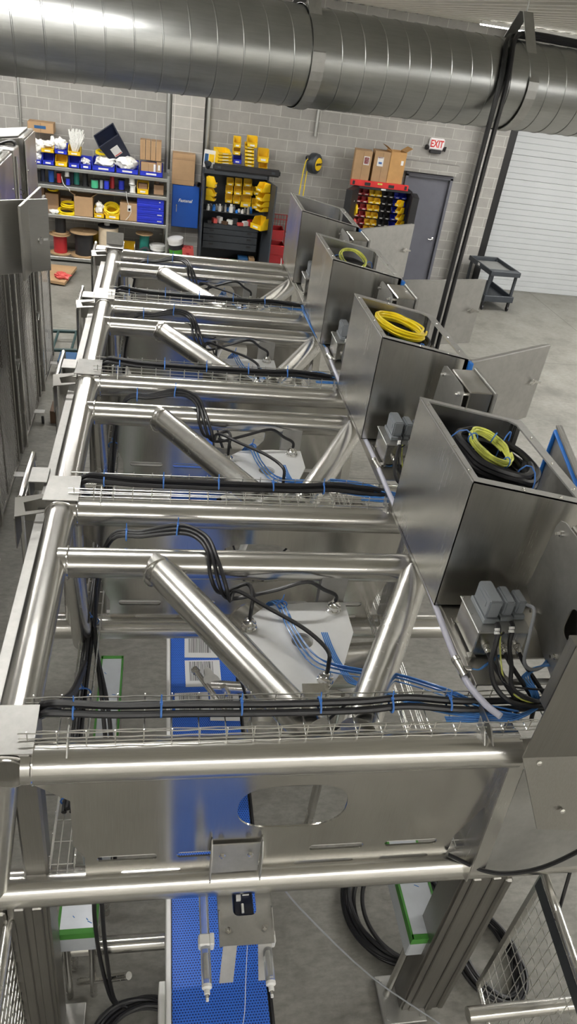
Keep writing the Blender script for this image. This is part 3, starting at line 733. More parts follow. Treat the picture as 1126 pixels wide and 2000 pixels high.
# coils of cable
def coil(name, label, c, rx, ry, r, turns, mat, tilt=(0, 0, 0), dz=.02, jit=.012, ties=3, cat='cable coil', group=None, seed=1, n=7, tie_mat='bluetie'):
    rnd = random.Random(seed); t = thing(name, label, cat, c, tilt, group)
    pts = []
    N = 14
    for k in range(turns):
        jx, jy, js = rnd.uniform(-jit, jit), rnd.uniform(-jit, jit), 1+rnd.uniform(-.09, .09)
        for i in range(N):
            a = 2*pi*i/N
            pts.append((rx*js*cos(a)+jx, ry*js*sin(a)+jy, dz*k*.55+rnd.uniform(-.3, .3)*dz+r))
    build(MB().path(pts, r, n, 4), 'cable', mat, t, False)
    for i in range(ties):
        a = 2*pi*i/ties+.6; h = dz*turns*.3+r
        m = MB().path([(rx*cos(a)+(r*2.6+jit)*cos(b)*cos(a), ry*sin(a)+(r*2.6+jit)*cos(b)*sin(a), h+(dz*turns*.3+r*1.6)*sin(b)) for b in [2*pi*j/12 for j in range(12)]], .0035, 5, 1, True)
        build(m, 'cable_tie', tie_mat, t, False)
    return t
coil('cable_coil', 'thick black cable coil inside the nearest cabinet', (1.60, CY+.41, 2.985), .165, .225, .0165, 8, 'black_cable', (0, radians(8), .2), .03, .02, seed=3)
coil('cable_coil', 'thin yellow-green earth wire coil on the black coil in the nearest cabinet', (1.585, CY+.45, 3.105), .088, .125, .0055, 6, 'yg', (radians(10), radians(10), .3), .011, .006, seed=4)
coil('cable_coil', 'black cable coil inside the second cabinet under the yellow coil', (1.60, CY+CS+.40, 2.97), .165, .23, .0155, 6, 'black_cable', (0, radians(8), .1), .028, .02, seed=5)
coil('cable_coil', 'bright yellow cable coil lying in the second cabinet opening', (1.57, CY+CS+.46, 3.08), .15, .20, .0072, 10, 'yellow_cable', (radians(-2), radians(10), .1), .010, .016, ties=0, seed=6)
coil('cable_coil', 'small green earth wire coil inside the yellow coil', (1.58, CY+CS+.42, 3.06), .06, .11, .005, 4, 'green', (0, radians(10), .4), .01, .008, ties=0, seed=16)
coil('cable_coil', 'black cable coil inside the third cabinet', (1.60, CY+2*CS+.36, 2.96), .16, .22, .015, 6, 'black_cable', (0, radians(8), 0), .028, .02, seed=7)
coil('cable_coil', 'thin yellow-green earth wire coil in the third cabinet', (1.59, CY+2*CS+.44, 3.09), .11, .13, .005, 4, 'yg', (radians(18), radians(8), 0), .011, .008, ties=0, seed=8)
coil('cable_coil', 'thin pale cable coil inside the farthest cabinet', (1.62, CY+3*CS+.42, 2.98), .15, .20, .008, 4, 'grey_cable', (0, radians(10), 0), .02, .02, ties=0, seed=9)
# ------------------------------------------------------------------ service panel with drive box in each gap
def service(k, lb):
    y = UY+S*k-.02; x = 1.70
    t = thing('service_panel', lb, 'panel', (x, y+.4, 2.5), group='service panels between the cabinets')
    out = [(y+.18, 2.50), (y+.38, 2.56), (y+.63, 2.69), (y+.60, 3.06), (y+.585, 3.095), (y+.55, 3.11), (y+.27, 3.11), (y+.23, 3.09), (y+.21, 2.9), (y+.10, 2.62), (y+.12, 2.50)]
    build(MB().plate(out, (x, 0, 0), (0, 1, 0), (0, 0, 1), .006, [rrect(.10, .15, .04, 5, (y+.25, 2.80))]), 'back_plate', 'dullplate', t)
    bx = MB().box((x+.115, y+.40, 2.81), (.14, .33, .56), bev=.006)
    build(bx, 'drive_box', 'sheet', t)
    build(MB().box((x+.20, y+.40, 2.80), (.022, .36, .60), bev=.004), 'box_cover', 'matte', t)
    for q in ((.27, 3.06), (.54, 3.06), (.50, 2.66), (.26, 2.62)):
        build(MB().lathe([(.014, 0), (.014, .012), (.008, .014), (.008, .03), (.0, .03)], (x, y+q[0], q[1]), (-1, 0, 0), 10).tube((x, y+q[0], q[1]), (x+.05, y+q[0], q[1]), .01, 10), 'standoff', 'chrome', t)
    return t
s0 = service(0, 'flat grey service panel with bolts at the right edge beside the nearest cabinet')
for k in (1, 2, 3): dup(s0, 'service panel and drive box in front of the %s cabinet' % BAY[k], off=(0, CS*k, 0))
# ------------------------------------------------------------------ connector box with grey hoods
def conbox(k, lb):
    y = UY+S*k; x0, x1, ya, yb, zb, zt2 = 1.375, 1.625, y+.345, y+.585, 2.512, 2.65
    t = thing('connector_box', lb, 'junction box', ((x0+x1)/2, (ya+yb)/2, 2.498), group='connector boxes before the cabinets')
    build(MB().box(((x0+x1)/2, (ya+yb)/2, (zb+zt2)/2), (x1-x0-.02, yb-ya-.02, zt2-zb), bev=.004), 'box_body', 'sheet', t)
    ld = MB().box(((x0+x1)/2, (ya+yb)/2, zt2+.003), (x1-x0, yb-ya, .008), bev=.003)
    for px in (x0+.012, x1-.012):
        for py in (ya+.012, (ya+yb)/2, yb-.012): ld.tube((px, py, zt2+.006), (px, py, zt2+.011), .005, 8)
    build(ld, 'box_lid', 'dullplate', t)
    for px, py in ((x0+.01, ya+.01), (x1-.01, ya+.01), (x0+.01, yb-.01), (x1-.01, yb-.01)): build(MB().box((px, py, zb+.002), (.03, .03, .006)).tube((px, py, 2.498), (px, py, zb), .008, 8), 'mounting_foot', 'chrome', t)
    for i, (cx, w, l, h) in enumerate(((1.450, .060, .145, .095), (1.527, .046, .115, .078), (1.590, .042, .09, .070))):
        cy = (ya+yb)/2+.015
        hd = MB(); z0 = zt2+.007
        hd.box((cx, cy, z0+.012), (w+.012, l+.02, .024), bev=.003)
        hd.box((cx, cy, z0+.024+h/2), (w, l, h), bev=.007, seg=2)
        hd.box((cx-w/2-.001, cy, z0+.024+h*.6), (.003, l*.6, h*.3))
        ho = build(hd, 'connector_hood', 'grey_hood', t)
        lv = MB()
        for s in (-1, 1): lv.box((cx+s*(w/2+.008), cy+l*.42, z0+.03), (.008, .02, .03)).box((cx+s*(w/2+.008), cy-l*.42, z0+.03), (.008, .02, .03)).tube((cx-w/2-.012, cy+s*l*.42, z0+.034), (cx+w/2+.012, cy+s*l*.42, z0+.034), .005, 8)
        build(lv, 'latch', 'chrome', ho).location = (0, 0, 0)
        if i < 2:
            gl = MB().lathe([(.021, 0), (.021, .012), (.018, .014), (.018, .03), (.013, .04), (.011, .045)], (cx, cy-l/2, z0+.024+h*.42), (0, -1, -.35), 14)
            g = build(gl, 'cable_gland', 'brass', ho); g.location = (0, 0, 0)
    for cx in (1.44, 1.52, 1.585):
        build(MB().lathe([(.017, 0), (.017, .014), (.014, .016), (.014, .03), (.01, .038)], (cx, ya+.01, zb+.055), (0, -1, -.15), 14), 'cable_gland', 'chrome', t)
    return t
x0b = conbox(0, 'stainless connector box with three grey hoods before the nearest cabinet')
for k in (1, 2, 3): dup(x0b, 'stainless connector box with grey hoods before the %s cabinet' % BAY[k], off=(0, S*k, 0))
def concab(k, lb, tail):
    y = UY+S*k; P = []; ms = []
    ends = [(1.55, y+.10, 2.47), (1.75, y+.09, 2.45)] if tail else [(1.45, y+.10, 2.44), (1.34, y+.10, 2.44)]
    for i, (px, py, pz) in enumerate(((1.452, y+.36, 2.70), (1.525, y+.375, 2.695))):
        P.append([(px, py, pz), (px+.0, py-.03, pz-.015), (px-.015, py-.07, pz-.07), (px-.035+.02*i, y+.24, 2.57), (px-.02, y+.17, 2.51), (px+.05, y+.115, 2.475+.02*i)]+[V(e)+V((.1, .02*i, .01*i)) for e in ends[:1]]+[V(e)+V((.1, .02*i, .02*i)) for e in ends[1:]]); ms.append('black_cable')
    for i, cx in enumerate((1.44, 1.52, 1.585)):
        P.append([(cx, y+.32, 2.555), (cx+.01, y+.27, 2.54), (cx+.05, y+.19, 2.50), (cx+.09, y+.14, 2.45), (cx+.10, y+.12, 2.36)]); ms.append('black_cable')
    P.append([(1.60, y+.42, 2.75), (1.60, y+.36, 2.77), (1.575, y+.29, 2.68), (1.57, y+.25, 2.58), (1.62, y+.24, 2.54), (1.70, y+.27, 2.545)]); ms.append('grey_cable')
    P.append([(1.475, y+.345, 2.66), (1.47, y+.29, 2.60), (1.49, y+.2, 2.50), (1.56, y+.12, 2.48), (1.72, y+.12, 2.49)]); ms.append('yg')
    P.append([(1.49, y+.345, 2.66), (1.45, y+.31, 2.63), (1.47, y+.2, 2.52), (1.6, y+.16, 2.51), (1.78, y+.15, 2.52)]); ms.append('black_cable')
    t = bundle('connector_cable', lb, P, [.0115, .010, .0095, .0095, .0095, .008, .0035, .0045], ms, [], 'connector cables')
    for px, py, pz in ((1.452, y+.36, 2.70), (1.525, y+.375, 2.695)):
        for d in (.018, .036): build(MB().tube((px-.004*d/.018, py-.6*d-.012, pz-.5*d), (px-.004*d/.018, py-.6*d-.02, pz-.5*d-.008), .0128, 10), 'marker_sleeve', 'white', t)
    return t
q0 = concab(0, 'black, grey and yellow cables from the nearest grey connectors down to the tray', True)
q1 = concab(1, 'cables from the grey connectors of the second cabinet', False)
for k in (2, 3): dup(q1, 'cables from the grey connectors of the %s cabinet' % BAY[k], off=(0, S*(k-1), 0))
def airb(k, lb):
    y = UY+S*k; P = []
    for i in range(5):
        d = .008*(i-2)
        P.append([(1.70, y+.27+d, 2.55), (1.64+d, y+.25, 2.54), (1.58+d, y+.22, 2.515+d), (1.60+d, y+.16, 2.5), (1.62+d, y+.12, 2.45)])
    for i in range(3):
        d = .01*(i-1)
        P.append([(1.70, y+.20+d, 2.53), (1.66, y+.15+d, 2.52), (1.60+d, y+.10+d, 2.46), (1.45, y+.07+d, 2.43), (1.2, y+.08+d, 2.43)])
    return bundle('air_tubing', lb, P, .0038, 'airtube', [], 'blue air tubing at the plates', 6, part='tube')
ab = airb(0, 'blue air tubes between the nearest connector box and the service panel')
for k in (1, 2, 3): dup(ab, 'blue air tubes beside the %s connector box' % BAY[k], off=(0, S*k, 0))
# translucent supply hose with tee fittings
hp = [(1.365, 5.60, 2.50), (1.356, 5.2, 2.492), (1.352, 4.6, 2.492), (1.358, 3.95, 2.492), (1.356, 3.76, 2.495), (1.345, 3.45, 2.505), (1.352, 3.0, 2.495), (1.335, 2.5, 2.492), (1.318, 2.18, 2.495), (1.325, 2.0, 2.49), (1.36, 1.87, 2.495), (1.40, 1.80, 2.50)]
hz = thing('supply_hose', 'clear lilac supply hose running along the plate edge beside the cabinets', 'hose', hp[-1])
build(MB().path(hp, .0145, 12, 6), 'hose', 'hose', hz)
for (x, y, z) in ((1.322, 2.07, 2.494), (1.356, 3.76, 2.496), (1.362, 5.42, 2.497)):
    f = MB().tube((x-.004, y+.05, z), (x+.004, y-.05, z), .018, 14).tube((x, y, z), (x+.045, y-.01, z), .013, 12).tube((x-.005, y+.055, z), (x-.003, y+.035, z), .021, 12).tube((x+.003, y-.035, z), (x+.005, y-.055, z), .021, 12)
    build(f, 'tee_fitting', 'sheet', hz)
    build(MB().path([(x+.045, y-.01, z), (x+.08, y-.015, z), (x+.12, y+.01, z+.005), (x+.2, y+.06, z+.01)], .006, 8), 'branch_tube', 'airtube', hz)
bt = bundle('air_tubing', 'blue air tube running along the third and farthest cabinets into the hose', [[(1.366, 5.62+0, 2.50), (1.33+d, 5.95, 2.48), (1.30+d, 6.4, 2.50), (1.33+d, 6.75, 2.46), (1.30, 6.82, 2.43), (1.1, 6.83+d, 2.44)] for d in (0, .012)], .006, 'airtube', [], None, 6, part='tube')
# ------------------------------------------------------------------ bent end panel at the near right
t = thing('end_panel', 'large bent stainless end panel at the right edge, nearest the viewer', 'panel', (1.8, 1.6, 2.3))
e = MB().box((1.80, 1.625, 2.77), (.74, .006, .60)).sheet([(1.43, 1.622, 2.47), (2.17, 1.622, 2.47), (2.17, 1.50, 2.10), (1.556, 1.52, 2.148)], .006)
e.box((1.80, 1.65, 3.064), (.74, .055, .008)).box((1.433, 1.65, 2.9), (.006, .05, .32))
build(e, 'bent_sheet', 'legsteel', t)
for x, y, z in ((1.50, 1.62, 2.45), (1.64, 1.545, 2.24)): build(MB().lathe([(.011, 0), (.011, .01), (.0, .012)], (x, y-.004, z), (0, -.95, .3), 8), 'bolt', 'chrome', t)
lo = MB().sheet([(1.56, UY-.085, ZL+.06), (2.30, UY-.085, ZL+.06), (2.30, UY-.04, ZL+.55), (1.56, UY-.03, ZL+.75)], .006)
build(lo, 'lower_sheet', 'dullplate', t)
tag(build(MB().path([(1.40, UY-.02, ZL+.10), (1.56, UY-.11, ZL+.10), (1.70, UY-.14, ZL+.13), (1.82, UY-.17, ZL+.25), (1.95, UY-.2, ZL+.5), (2.05, UY-.22, ZL+.8)], .010, 8), 'power_cable', 'black_cable', loc=(1.40, UY-.02, ZL+.09)), 'black cable curving over the front beam under the bent end panel', 'cable')

# ------------------------------------------------------------------ conveyor with blue belt
ZB = .95; cx0, cx1 = .145, .602
cv = thing('belt_conveyor', 'narrow conveyor with blue modular belt running under the whole frame', 'conveyor', (.37, 4.5, 0))
ya, yb = .75, 9.2
build(MB().box(((cx0+cx1)/2, (ya+yb)/2, ZB-.03), (cx1-cx0-.02, yb-ya, .06)), 'belt', 'belt', cv)
build(MB().box((cx0-.008, (ya+yb)/2, ZB-.03), (.022, yb-ya, .13), bev=.004), 'side_frame', 'white', cv)
build(MB().box((cx1+.006, (ya+yb)/2, ZB-.045), (.012, yb-ya, .10)), 'side_frame', 'black', cv)
for y in (1.55, 3.2, 4.9, 6.6, 8.2):
    for x in (cx0+.03, cx1-.05): build(MB().tube((x, y, 0.02), (x, y, ZB-.08), .024, 14).lathe([(.05, 0), (.045, .012), (.02, .03)], (x, y, 0), (0, 0, 1), 14), 'leg', 'tube', cv)
    build(MB().tube((cx0, y, .42), (cx1, y, .42), .02, 12).box(((cx0+cx1)/2, y, ZB-.09), (cx1-cx0, .06, .04)), 'cross_member', 'sheet', cv)
build(MB().box((cx0-.035, 1.50, ZB-.10), (.03, .19, .16), bev=.004), 'bearing_block', 'white', cv)
def sheet_paper(x, y, w, h, rz, lb, z):
    o = build(MB().box((0, 0, 0), (w, h, .0012)), 'paper_sheet', 'paper', world=False, loc=(x, y, z), rot=(0, 0, rz))
    tag(o, lb, 'paper', 'printed sheets on the blue belt')
zp = ZB+.0012
sheet_paper(.365, 3.74, .23, .21, -.02, 'striped printed sheet lying farthest back on the blue belt', zp)
sheet_paper(.37, 3.49, .24, .24, .01, 'striped printed sheet lying in the middle on the blue belt', zp)
sheet_paper(.29, 3.22, .22, .20, .03, 'striped printed sheet on the blue belt nearest the front tray', zp)
sheet_paper(.50, 3.19, .19, .22, -.04, 'plain printed sheet beside the nearest striped one on the blue belt', zp+.0015)
# clamp on a rail beside the belt
cl = thing('rail_clamp', 'bright lobed clamp on a round rail above the blue belt', 'clamp', (.36, 3.02, 1.40))
build(MB().plate([(.05*cos(a)*(1+.28*cos(3*a)), .05*sin(a)*(1+.28*cos(3*a))) for a in [2*pi*i/30 for i in range(30)]], (.365, 3.03, 1.405), (.9, -.2, -.3), (.1, .9, .3), .012), 'lobed_knob', 'matte', cl)
build(MB().tube((.29, 3.09, 1.39), (.44, 2.80, 1.39), .017, 14).tube((.275, 3.115, 1.39), (.29, 3.09, 1.39), .024, 12), 'spindle', 'chrome', cl)
build(MB().tube((.37, 3.0, 1.37), (1.15, 2.92, 1.37), .035, 20).tube((.44, 2.96, 1.41), (.47, 2.95, 1.35), .02, 10), 'rail', 'tube', cl)
build(MB().tube((1.15, 2.92, 1.37), (1.15, 2.92, .02), .03, 14), 'post', 'tube', cl)
# ------------------------------------------------------------------ saddle bracket with clear cylinders on the front beam
sb = thing('sensor_bracket', 'bright saddle bracket with window and four bolts hung on the lower front beam', 'bracket', (.46, UY, ZL-.1))
b = MB().plate([(-.115, .095), (.115, .095), (.115, .235), (-.115, .235)], (.457, UY, ZL-.088), (1, 0, 0), (0, 1, 0), .006)
b.plate([(-.118, -.26), (.118, -.26), (.118, .11), (-.118, .11)], (.457, UY, ZL-.094), (1, 0, 0), (0, 1, 0), .006, [rrect(.105, .145, .025, 4, (0, -.065))])
for s in (-1, 1):
    b.plate([(-.25, -.03), (.24, -.03), (.24, .035), (.12, .04), (.11, -.005), (-.10, -.005), (-.12, .02), (-.25, -.01)], (.457+s*.118, UY, ZL-.088), (0, 1, 0), (0, 0, 1), .005)
    b.sheet([(.457+s*.105, UY-.26, ZL-.09), (.457+s*.045, UY-.26, ZL-.09), (.457+s*.055, UY-.34, ZL-.24), (.457+s*.115, UY-.34, ZL-.24)], .004)
build(b, 'saddle_plate', 'matte', sb)
b = MB().plate([(-.105, 0), (.105, 0), (.105, .17), (-.105, .17)], (.395, UY-.045, 1.60), (1, 0, 0), (0, .15, .99), -.006)
for s in (-1, 1): b.plate([(0, 0), (-.05, 0), (-.05, .15), (-.02, .20), (0, .20)], (.395+s*.108, UY-.04, 1.60), (0, 1, 0), (0, .15, .99), .005)
build(b, 'upper_plate', 'matte', sb)
for s in (-1, 1): build(MB().lathe([(.014, 0), (.014, .004), (.010, .004), (.010, .012), (.0, .014)], (.395+s*.06, UY-.045, 1.735), (0, -1, .1), 6), 'bolt', 'chrome', sb)
for x, y in ((-.07, .15), (.07, .15), (-.08, -.20), (.08, -.20)): build(MB().lathe([(.015, 0), (.015, .004), (.010, .004), (.010, .014), (.0, .016)], (.457+x, UY+y, ZL-.082), (0, 0, 1), 6), 'bolt', 'chrome', sb)
build(MB().box((.457, UY-.06, ZL-.16), (.09, .13, .09), bev=.006), 'sensor', 'navy', sb)
build(MB().box((.435, UY-.05, ZL-.106), (.02, .02, .02)).box((.47, UY-.03, ZL-.106), (.03, .012, .02)).tube((.45, UY-.12, ZL-.10), (.45, UY-.08, ZL-.10), .006), 'sensor_fitting', 'white', sb)
def cyl(x, y0, y1, z, lb):
    t = thing('clear_cylinder', lb, 'cylinder', (x, (y0+y1)/2, z), group='clear cylinders at the bracket')
    build(MB().tube((x, y0, z), (x, y1, z), .021, 20), 'barrel', 'clear', t)
    build(MB().box((x-.004, y0+.17, z), (.05, .05, .05), bev=.006).box((x+.028, y0+.17, z), (.02, .05, .055), bev=.004), 'clamp_block', 'white', t)
    build(MB().lathe([(.021, 0), (.021, .012), (.012, .018), (.012, .035), (.006, .036), (.006, .06)], (x, y0, z), (0, -1, 0), 14), 'end_cap', 'white', t)
    build(MB().tube((x, y0-.05, z), (x, y0-.03, z), .008).tube((x, y0+.02, z), (x, y0+.12, z), .009), 'piston_rod', 'chrome', t)
    return t
cyl(.277, UY-.40, UY+.02, ZL-.10, 'clear cylinder at the left of the saddle bracket, above the blue belt')
cyl(.545, UY-.40, UY-.20, ZL-.12, 'shorter clear cylinder at the right of the saddle bracket')
tag(build(MB().path([(.60, UY+.05, ZL-.09), (.75, UY-.06, 1.25), (1.2, 1.66, .62), (1.62, 1.56, .25), (1.72, 1.50, .2)], .0045, 6, 4), 'thin_cable', 'grey_cable', loc=(.6, UY+.05, ZL-.09)), 'thin grey cable stretched from the saddle bracket to the right leg', 'cable')
tag(build(MB().path([(.46, UY-.25, ZL-.12), (.462, UY-.33, 1.2), (.468, UY-.38, 1.05), (.46, UY-.42, ZB+.005)], .0016, 5), 'loose_wire', 'white', loc=(.46, UY-.42, ZB)), 'thin loose white wire dangling over the blue belt', 'wire')
tag(build(MB().path([(.36, UY+.16, ZL+.04), (.32, UY+.14, ZL+.075), (.33, UY+.10, ZL+.09)], .005, 6).path([(.60, UY+.14, ZL+.05), (.585, UY+.12, ZL+.09), (.55, UY+.10, ZL+.09)], .005, 6), 'yellow_cable', 'yellow_cable', loc=(.36, UY+.16, ZL+.04)), 'short yellow cable behind the saddle bracket', 'cable')
tag(build(MB().path([(.44, UY+.03, ZL+.083), (.50, UY+.05, ZL+.10), (.58, UY+.05, ZL+.098), (.68, UY+.05, ZL+.085), (.80, UY+.045, ZL+.08)], .006, 6), 'black_cable', 'black_cable', loc=(.44, UY+.03, ZL+.08)), 'thin black cable curving over the front beam beside the saddle bracket', 'cable')
# ------------------------------------------------------------------ benches with protective film
def bench(x0, x1, y0, y1, z, lb):
    t = thing('filmed_box', lb, 'box', ((x0+x1)/2, (y0+y1)/2, 0), group='boxes with film and green tape')
    build(MB().box(((x0+x1)/2, (y0+y1)/2, z-.09), (x1-x0, y1-y0, .18), bev=.006), 'box_top', 'film', t)
    g = MB()
    for c, s in ((((x0+x1)/2, y0-.001, z-.022), (x1-x0+.006, .004, .05)), (((x0+x1)/2, y1+.001, z-.022), (x1-x0+.006, .004, .05)), ((x0-.001, (y0+y1)/2, z-.022), (.004, y1-y0, .05)), ((x1+.001, (y0+y1)/2, z-.022), (.004, y1-y0, .05)),
                 (((x0+x1)/2, y0+.012, z+.001), (x1-x0, .024, .003)), (((x0+x1)/2, y1-.012, z+.001), (x1-x0, .024, .003)), ((x1-.005, (y0+y1)/2, z+.001), (.010, y1-y0, .003)), ((x0+.005, (y0+y1)/2, z+.001), (.010, y1-y0, .003))): g.box(c, s)
    build(g, 'green_tape', 'greentape', t)
    rnd = random.Random(int(x0*100)+5)
    for i in range(9): build(MB().box((rnd.uniform(x0+.03, x1-.03), rnd.uniform(y0+.05, y1-.05), z+.0005), (rnd.uniform(.01, .03), .004, .0015), (0, 0, rnd.uniform(-.9, .2))), 'film_print', 'filmprint', t)
    for x in (x0+.03, x1-.03):
        for y in (y0+.05, y1-.05): build(MB().tube((x, y, 0), (x, y, z-.18), .02, 12), 'leg', 'tube', t)
    return t
bench(-.325, -.175, 2.35, 3.80, .8, 'white filmed box edged with green tape under the nearest left bay')
bench(-.405, -.215, 1.90, 2.22, .8, 'white filmed box with green tape below the front beam at lower left')
bench(1.41, 1.595, 1.745, 2.9, .8, 'white filmed box with green tape beside the right leg')
# lower cross pipe at left with stand
lp = thing('lower_rail', 'round steel rail between the left leg and the conveyor low at left', 'rail', (-.1, 1.95, .5))
build(MB().tube((-.40, 2.0, .45), (.135, 2.0, .45), .045, 24), 'pipe', 'tube_x', lp)
build(MB().tube((-.37, 2.1, .02), (-.37, 2.1, .62), .028, 14).tube((-.33, 2.0, .05), (-.05, 1.85, .42), .02, 12), 'stay', 'tube', lp)
# cable coils on the floor
coil('floor_coil', 'big black cable coil on the floor beside the filmed box right of the belt', (1.65, 2.28, .0), .30, .33, .014, 7, 'black_cable', (0, 0, .3), .02, .04, ties=0, seed=21)
coil('floor_coil', 'black cable coil on the floor behind the wire guard at lower right', (2.14, 1.96, .0), .17, .27, .012, 8, 'black_cable', (0, 0, .2), .02, .03, ties=0, seed=22)
coil('floor_coil', 'black cable coil on the floor at the bottom left beside the conveyor', (.0, 1.72, .0), .20, .14, .013, 6, 'black_cable', (0, 0, .2), .02, .03, ties=0, seed=23)
# ------------------------------------------------------------------ mesh guards near the viewer
def grid_guard(name, lb, A, B, zt, zb, px, pz, rail=.022):
    """wire guard in the vertical plane through A and B"""
    A, B = V((*A, 0)), V((*B, 0)); d = (B-A); L = d.length; d.normalize()
    t = thing(name, lb, 'guard', ((A.x+B.x)/2, (A.y+B.y)/2, 0), group='wire guards at the frame ends')
    m = MB(); s = px
    while s < L: m.tube(A+d*s+V((0, 0, zb)), A+d*s+V((0, 0, zt)), .0022, 5); s += px
    z = zb+pz
    while z < zt: m.tube(A+V((0, 0, z)), B+V((0, 0, z)), .0022, 5); z += pz
    build(m, 'mesh', 'wire', t)
    build(MB().tube(A+V((0, 0, zt)), B+V((0, 0, zt)), rail, 16), 'top_rail', 'tube', t)
    build(MB().tube(A+V((0, 0, zb)), B+V((0, 0, zb)), rail*.7, 12), 'bottom_rail', 'tube', t)
    n = V((-d.y, d.x, 0))
    for P in (A, B):
        b = MB(); b.box(P+V((0, 0, (zt+zb)/2)), (.03, .03, zt-zb), (0, 0, atan2(d.y, d.x))); build(b, 'stile', 'sheet', t)
    b = MB().sheet([A+V((0, 0, zt-.02))-n*.02, B+V((0, 0, zt-.02))-n*.02, B+V((0, 0, zt-.10))-n*.02, A+V((0, 0, zt-.10))-n*.02], .004)
    build(b, 'top_flange', 'darkgrey', t)
    for z in (zt-.3, zb+.4): build(MB().lathe([(.009, 0), (.009, .012), (.0, .014)], B-d*.01+n*.016+V((0, 0, z)), n, 8), 'bolt', 'chrome', t)
    return t
grid_guard('wire_guard', 'wire mesh guard in a tube frame beside the right leg at lower right', (1.975, 1.75), (1.90, .9), 1.35, .15, .05, .10)
grid_guard('wire_guard', 'wire mesh guard in a tube frame at the bottom left corner', (-.555, 1.74), (-.54, .9), 1.35, .15, .05, .10)
tag(build(MB().tube((1.50, 1.30, 1.02), (2.6, 1.30, 1.04), .035, 20), 'guard_rail', 'tube_x', loc=(2.0, 1.3, 1.02)), 'round steel rail crossing the bottom right corner', 'rail')
tag(build(MB().path([(2.02, 1.60, 1.2), (2.10, 1.80, 1.6), (2.2, 2.0, 1.9)], .009, 8), 'power_cable', 'black_cable', loc=(2.02, 1.60, 1.2)), 'black cable at the right edge below the front beam', 'cable')
# ------------------------------------------------------------------ neighbouring machine at far left
def left_cab(y0, y1, lb, zt=3.2):
    t = thing('control_cabinet', lb, 'control cabinet', (-1.86, (y0+y1)/2, 2.5), group='cabinets of the left machine')
    b = MB(); xa, xb = -2.15, -1.565
    b.sheet([(xa, y0, 2.5), (xb, y0, 2.5), (xb, y0, zt), (xa, y0, zt-.09)], -.004).sheet([(xa, y1, 2.5), (xb, y1, 2.5), (xb, y1, zt), (xa, y1, zt-.09)], .004)
    b.box((xb, (y0+y1)/2, (2.5+zt)/2), (.02, y1-y0, zt-2.5)).box(((xa+xb)/2, (y0+y1)/2, 2.5), (xb-xa, y1-y0, .006))
    b.sheet([(xa, y0, zt-.09), (xb, y0, zt), (xb, y1, zt), (xa, y1, zt-.09)], .006)
    build(b, 'body', 'sheet', t)
    build(MB().sheet([(xa, y0+.05, zt-.075), (xb-.05, y0+.05, zt+.008), (xb-.05, y1-.05, zt+.008), (xa, y1-.05, zt-.075)], .01), 'lid', 'dullplate', t)
    build(MB().box((xb+.022, (y0+y1)/2, (2.52+zt)/2), (.016, y1-y0-.02, zt-2.56), bev=.004), 'side_panel', 'sheet', t)
    s = MB()
    for y in (y0+.1, y1-.1): s.lathe([(.012, 0), (.01, .006), (.0, .008)], (xb+.03, y, 2.85), (1, 0, 0), 10)
    build(s, 'panel_screw', 'chrome', t)
    return t
left_cab(9.43, 10.2, 'stainless cabinet of the left machine, farthest one, before the tall shelving')
left_cab(7.82, 8.60, 'stainless cabinet of the left machine, cut by the left edge of the picture')
dbx = thing('drive_box', 'small stainless drive box between the two cabinets of the left machine', 'box', (-1.7, 9.05, 2.5))
build(MB().box((-1.68, 9.05, 2.83), (.22, .33, .66), bev=.006), 'box_body', 'sheet', dbx)
build(MB().tube((-1.556, 8.92, 2.55), (-1.556, 8.92, 3.1), .012, 10), 'riser', 'chrome', dbx)
build(MB().path([(-1.545, 9.0, 2.75), (-1.5, 9.06, 2.72), (-1.545, 9.12, 2.68), (-1.545, 9.0, 2.70)], .006, 6), 'handle', 'black', dbx)
bundle('cable_bundle', 'black cables between the cabinets of the left machine', [[(-2.3, 8.85+d, 3.10), (-2.0, 8.9+d, 3.17+d), (-1.8, 9.1+d, 3.16), (-1.62, 9.22+d, 3.18), (-1.6, 9.26+d, 2.9)] for d in (0, .03, .06)], .014, 'black_cable')
def left_door(hx, hy, ang, lb):
    t = thing('cabinet_door', lb, 'door', (hx, hy, 2.44), (0, 0, ang), 'open doors of the left machine')
    build(MB().box((.42, 0, .32), (.84, .024, .64), bev=.004), 'door_panel', 'sheet_h', t, False)
    build(MB().lathe([(.02, 0), (.022, .012), (.012, .02)], (.74, -.012, .29), (0, -1, 0), 14).box((.74, -.034, .29), (.02, .012, .06)), 'door_handle', 'chrome', t, False)
    build(MB().box((.80, -.013, .29), (.045, .002, .02)), 'label_plate', 'white', t, False)
    return t
left_door(-1.722, 6.772, atan2(7.23-6.772, -1.018+1.722), 'wide open stainless door with latch at the left edge')
left_door(-1.20, 6.85, radians(86), 'stainless door standing open behind the wide one at far left')
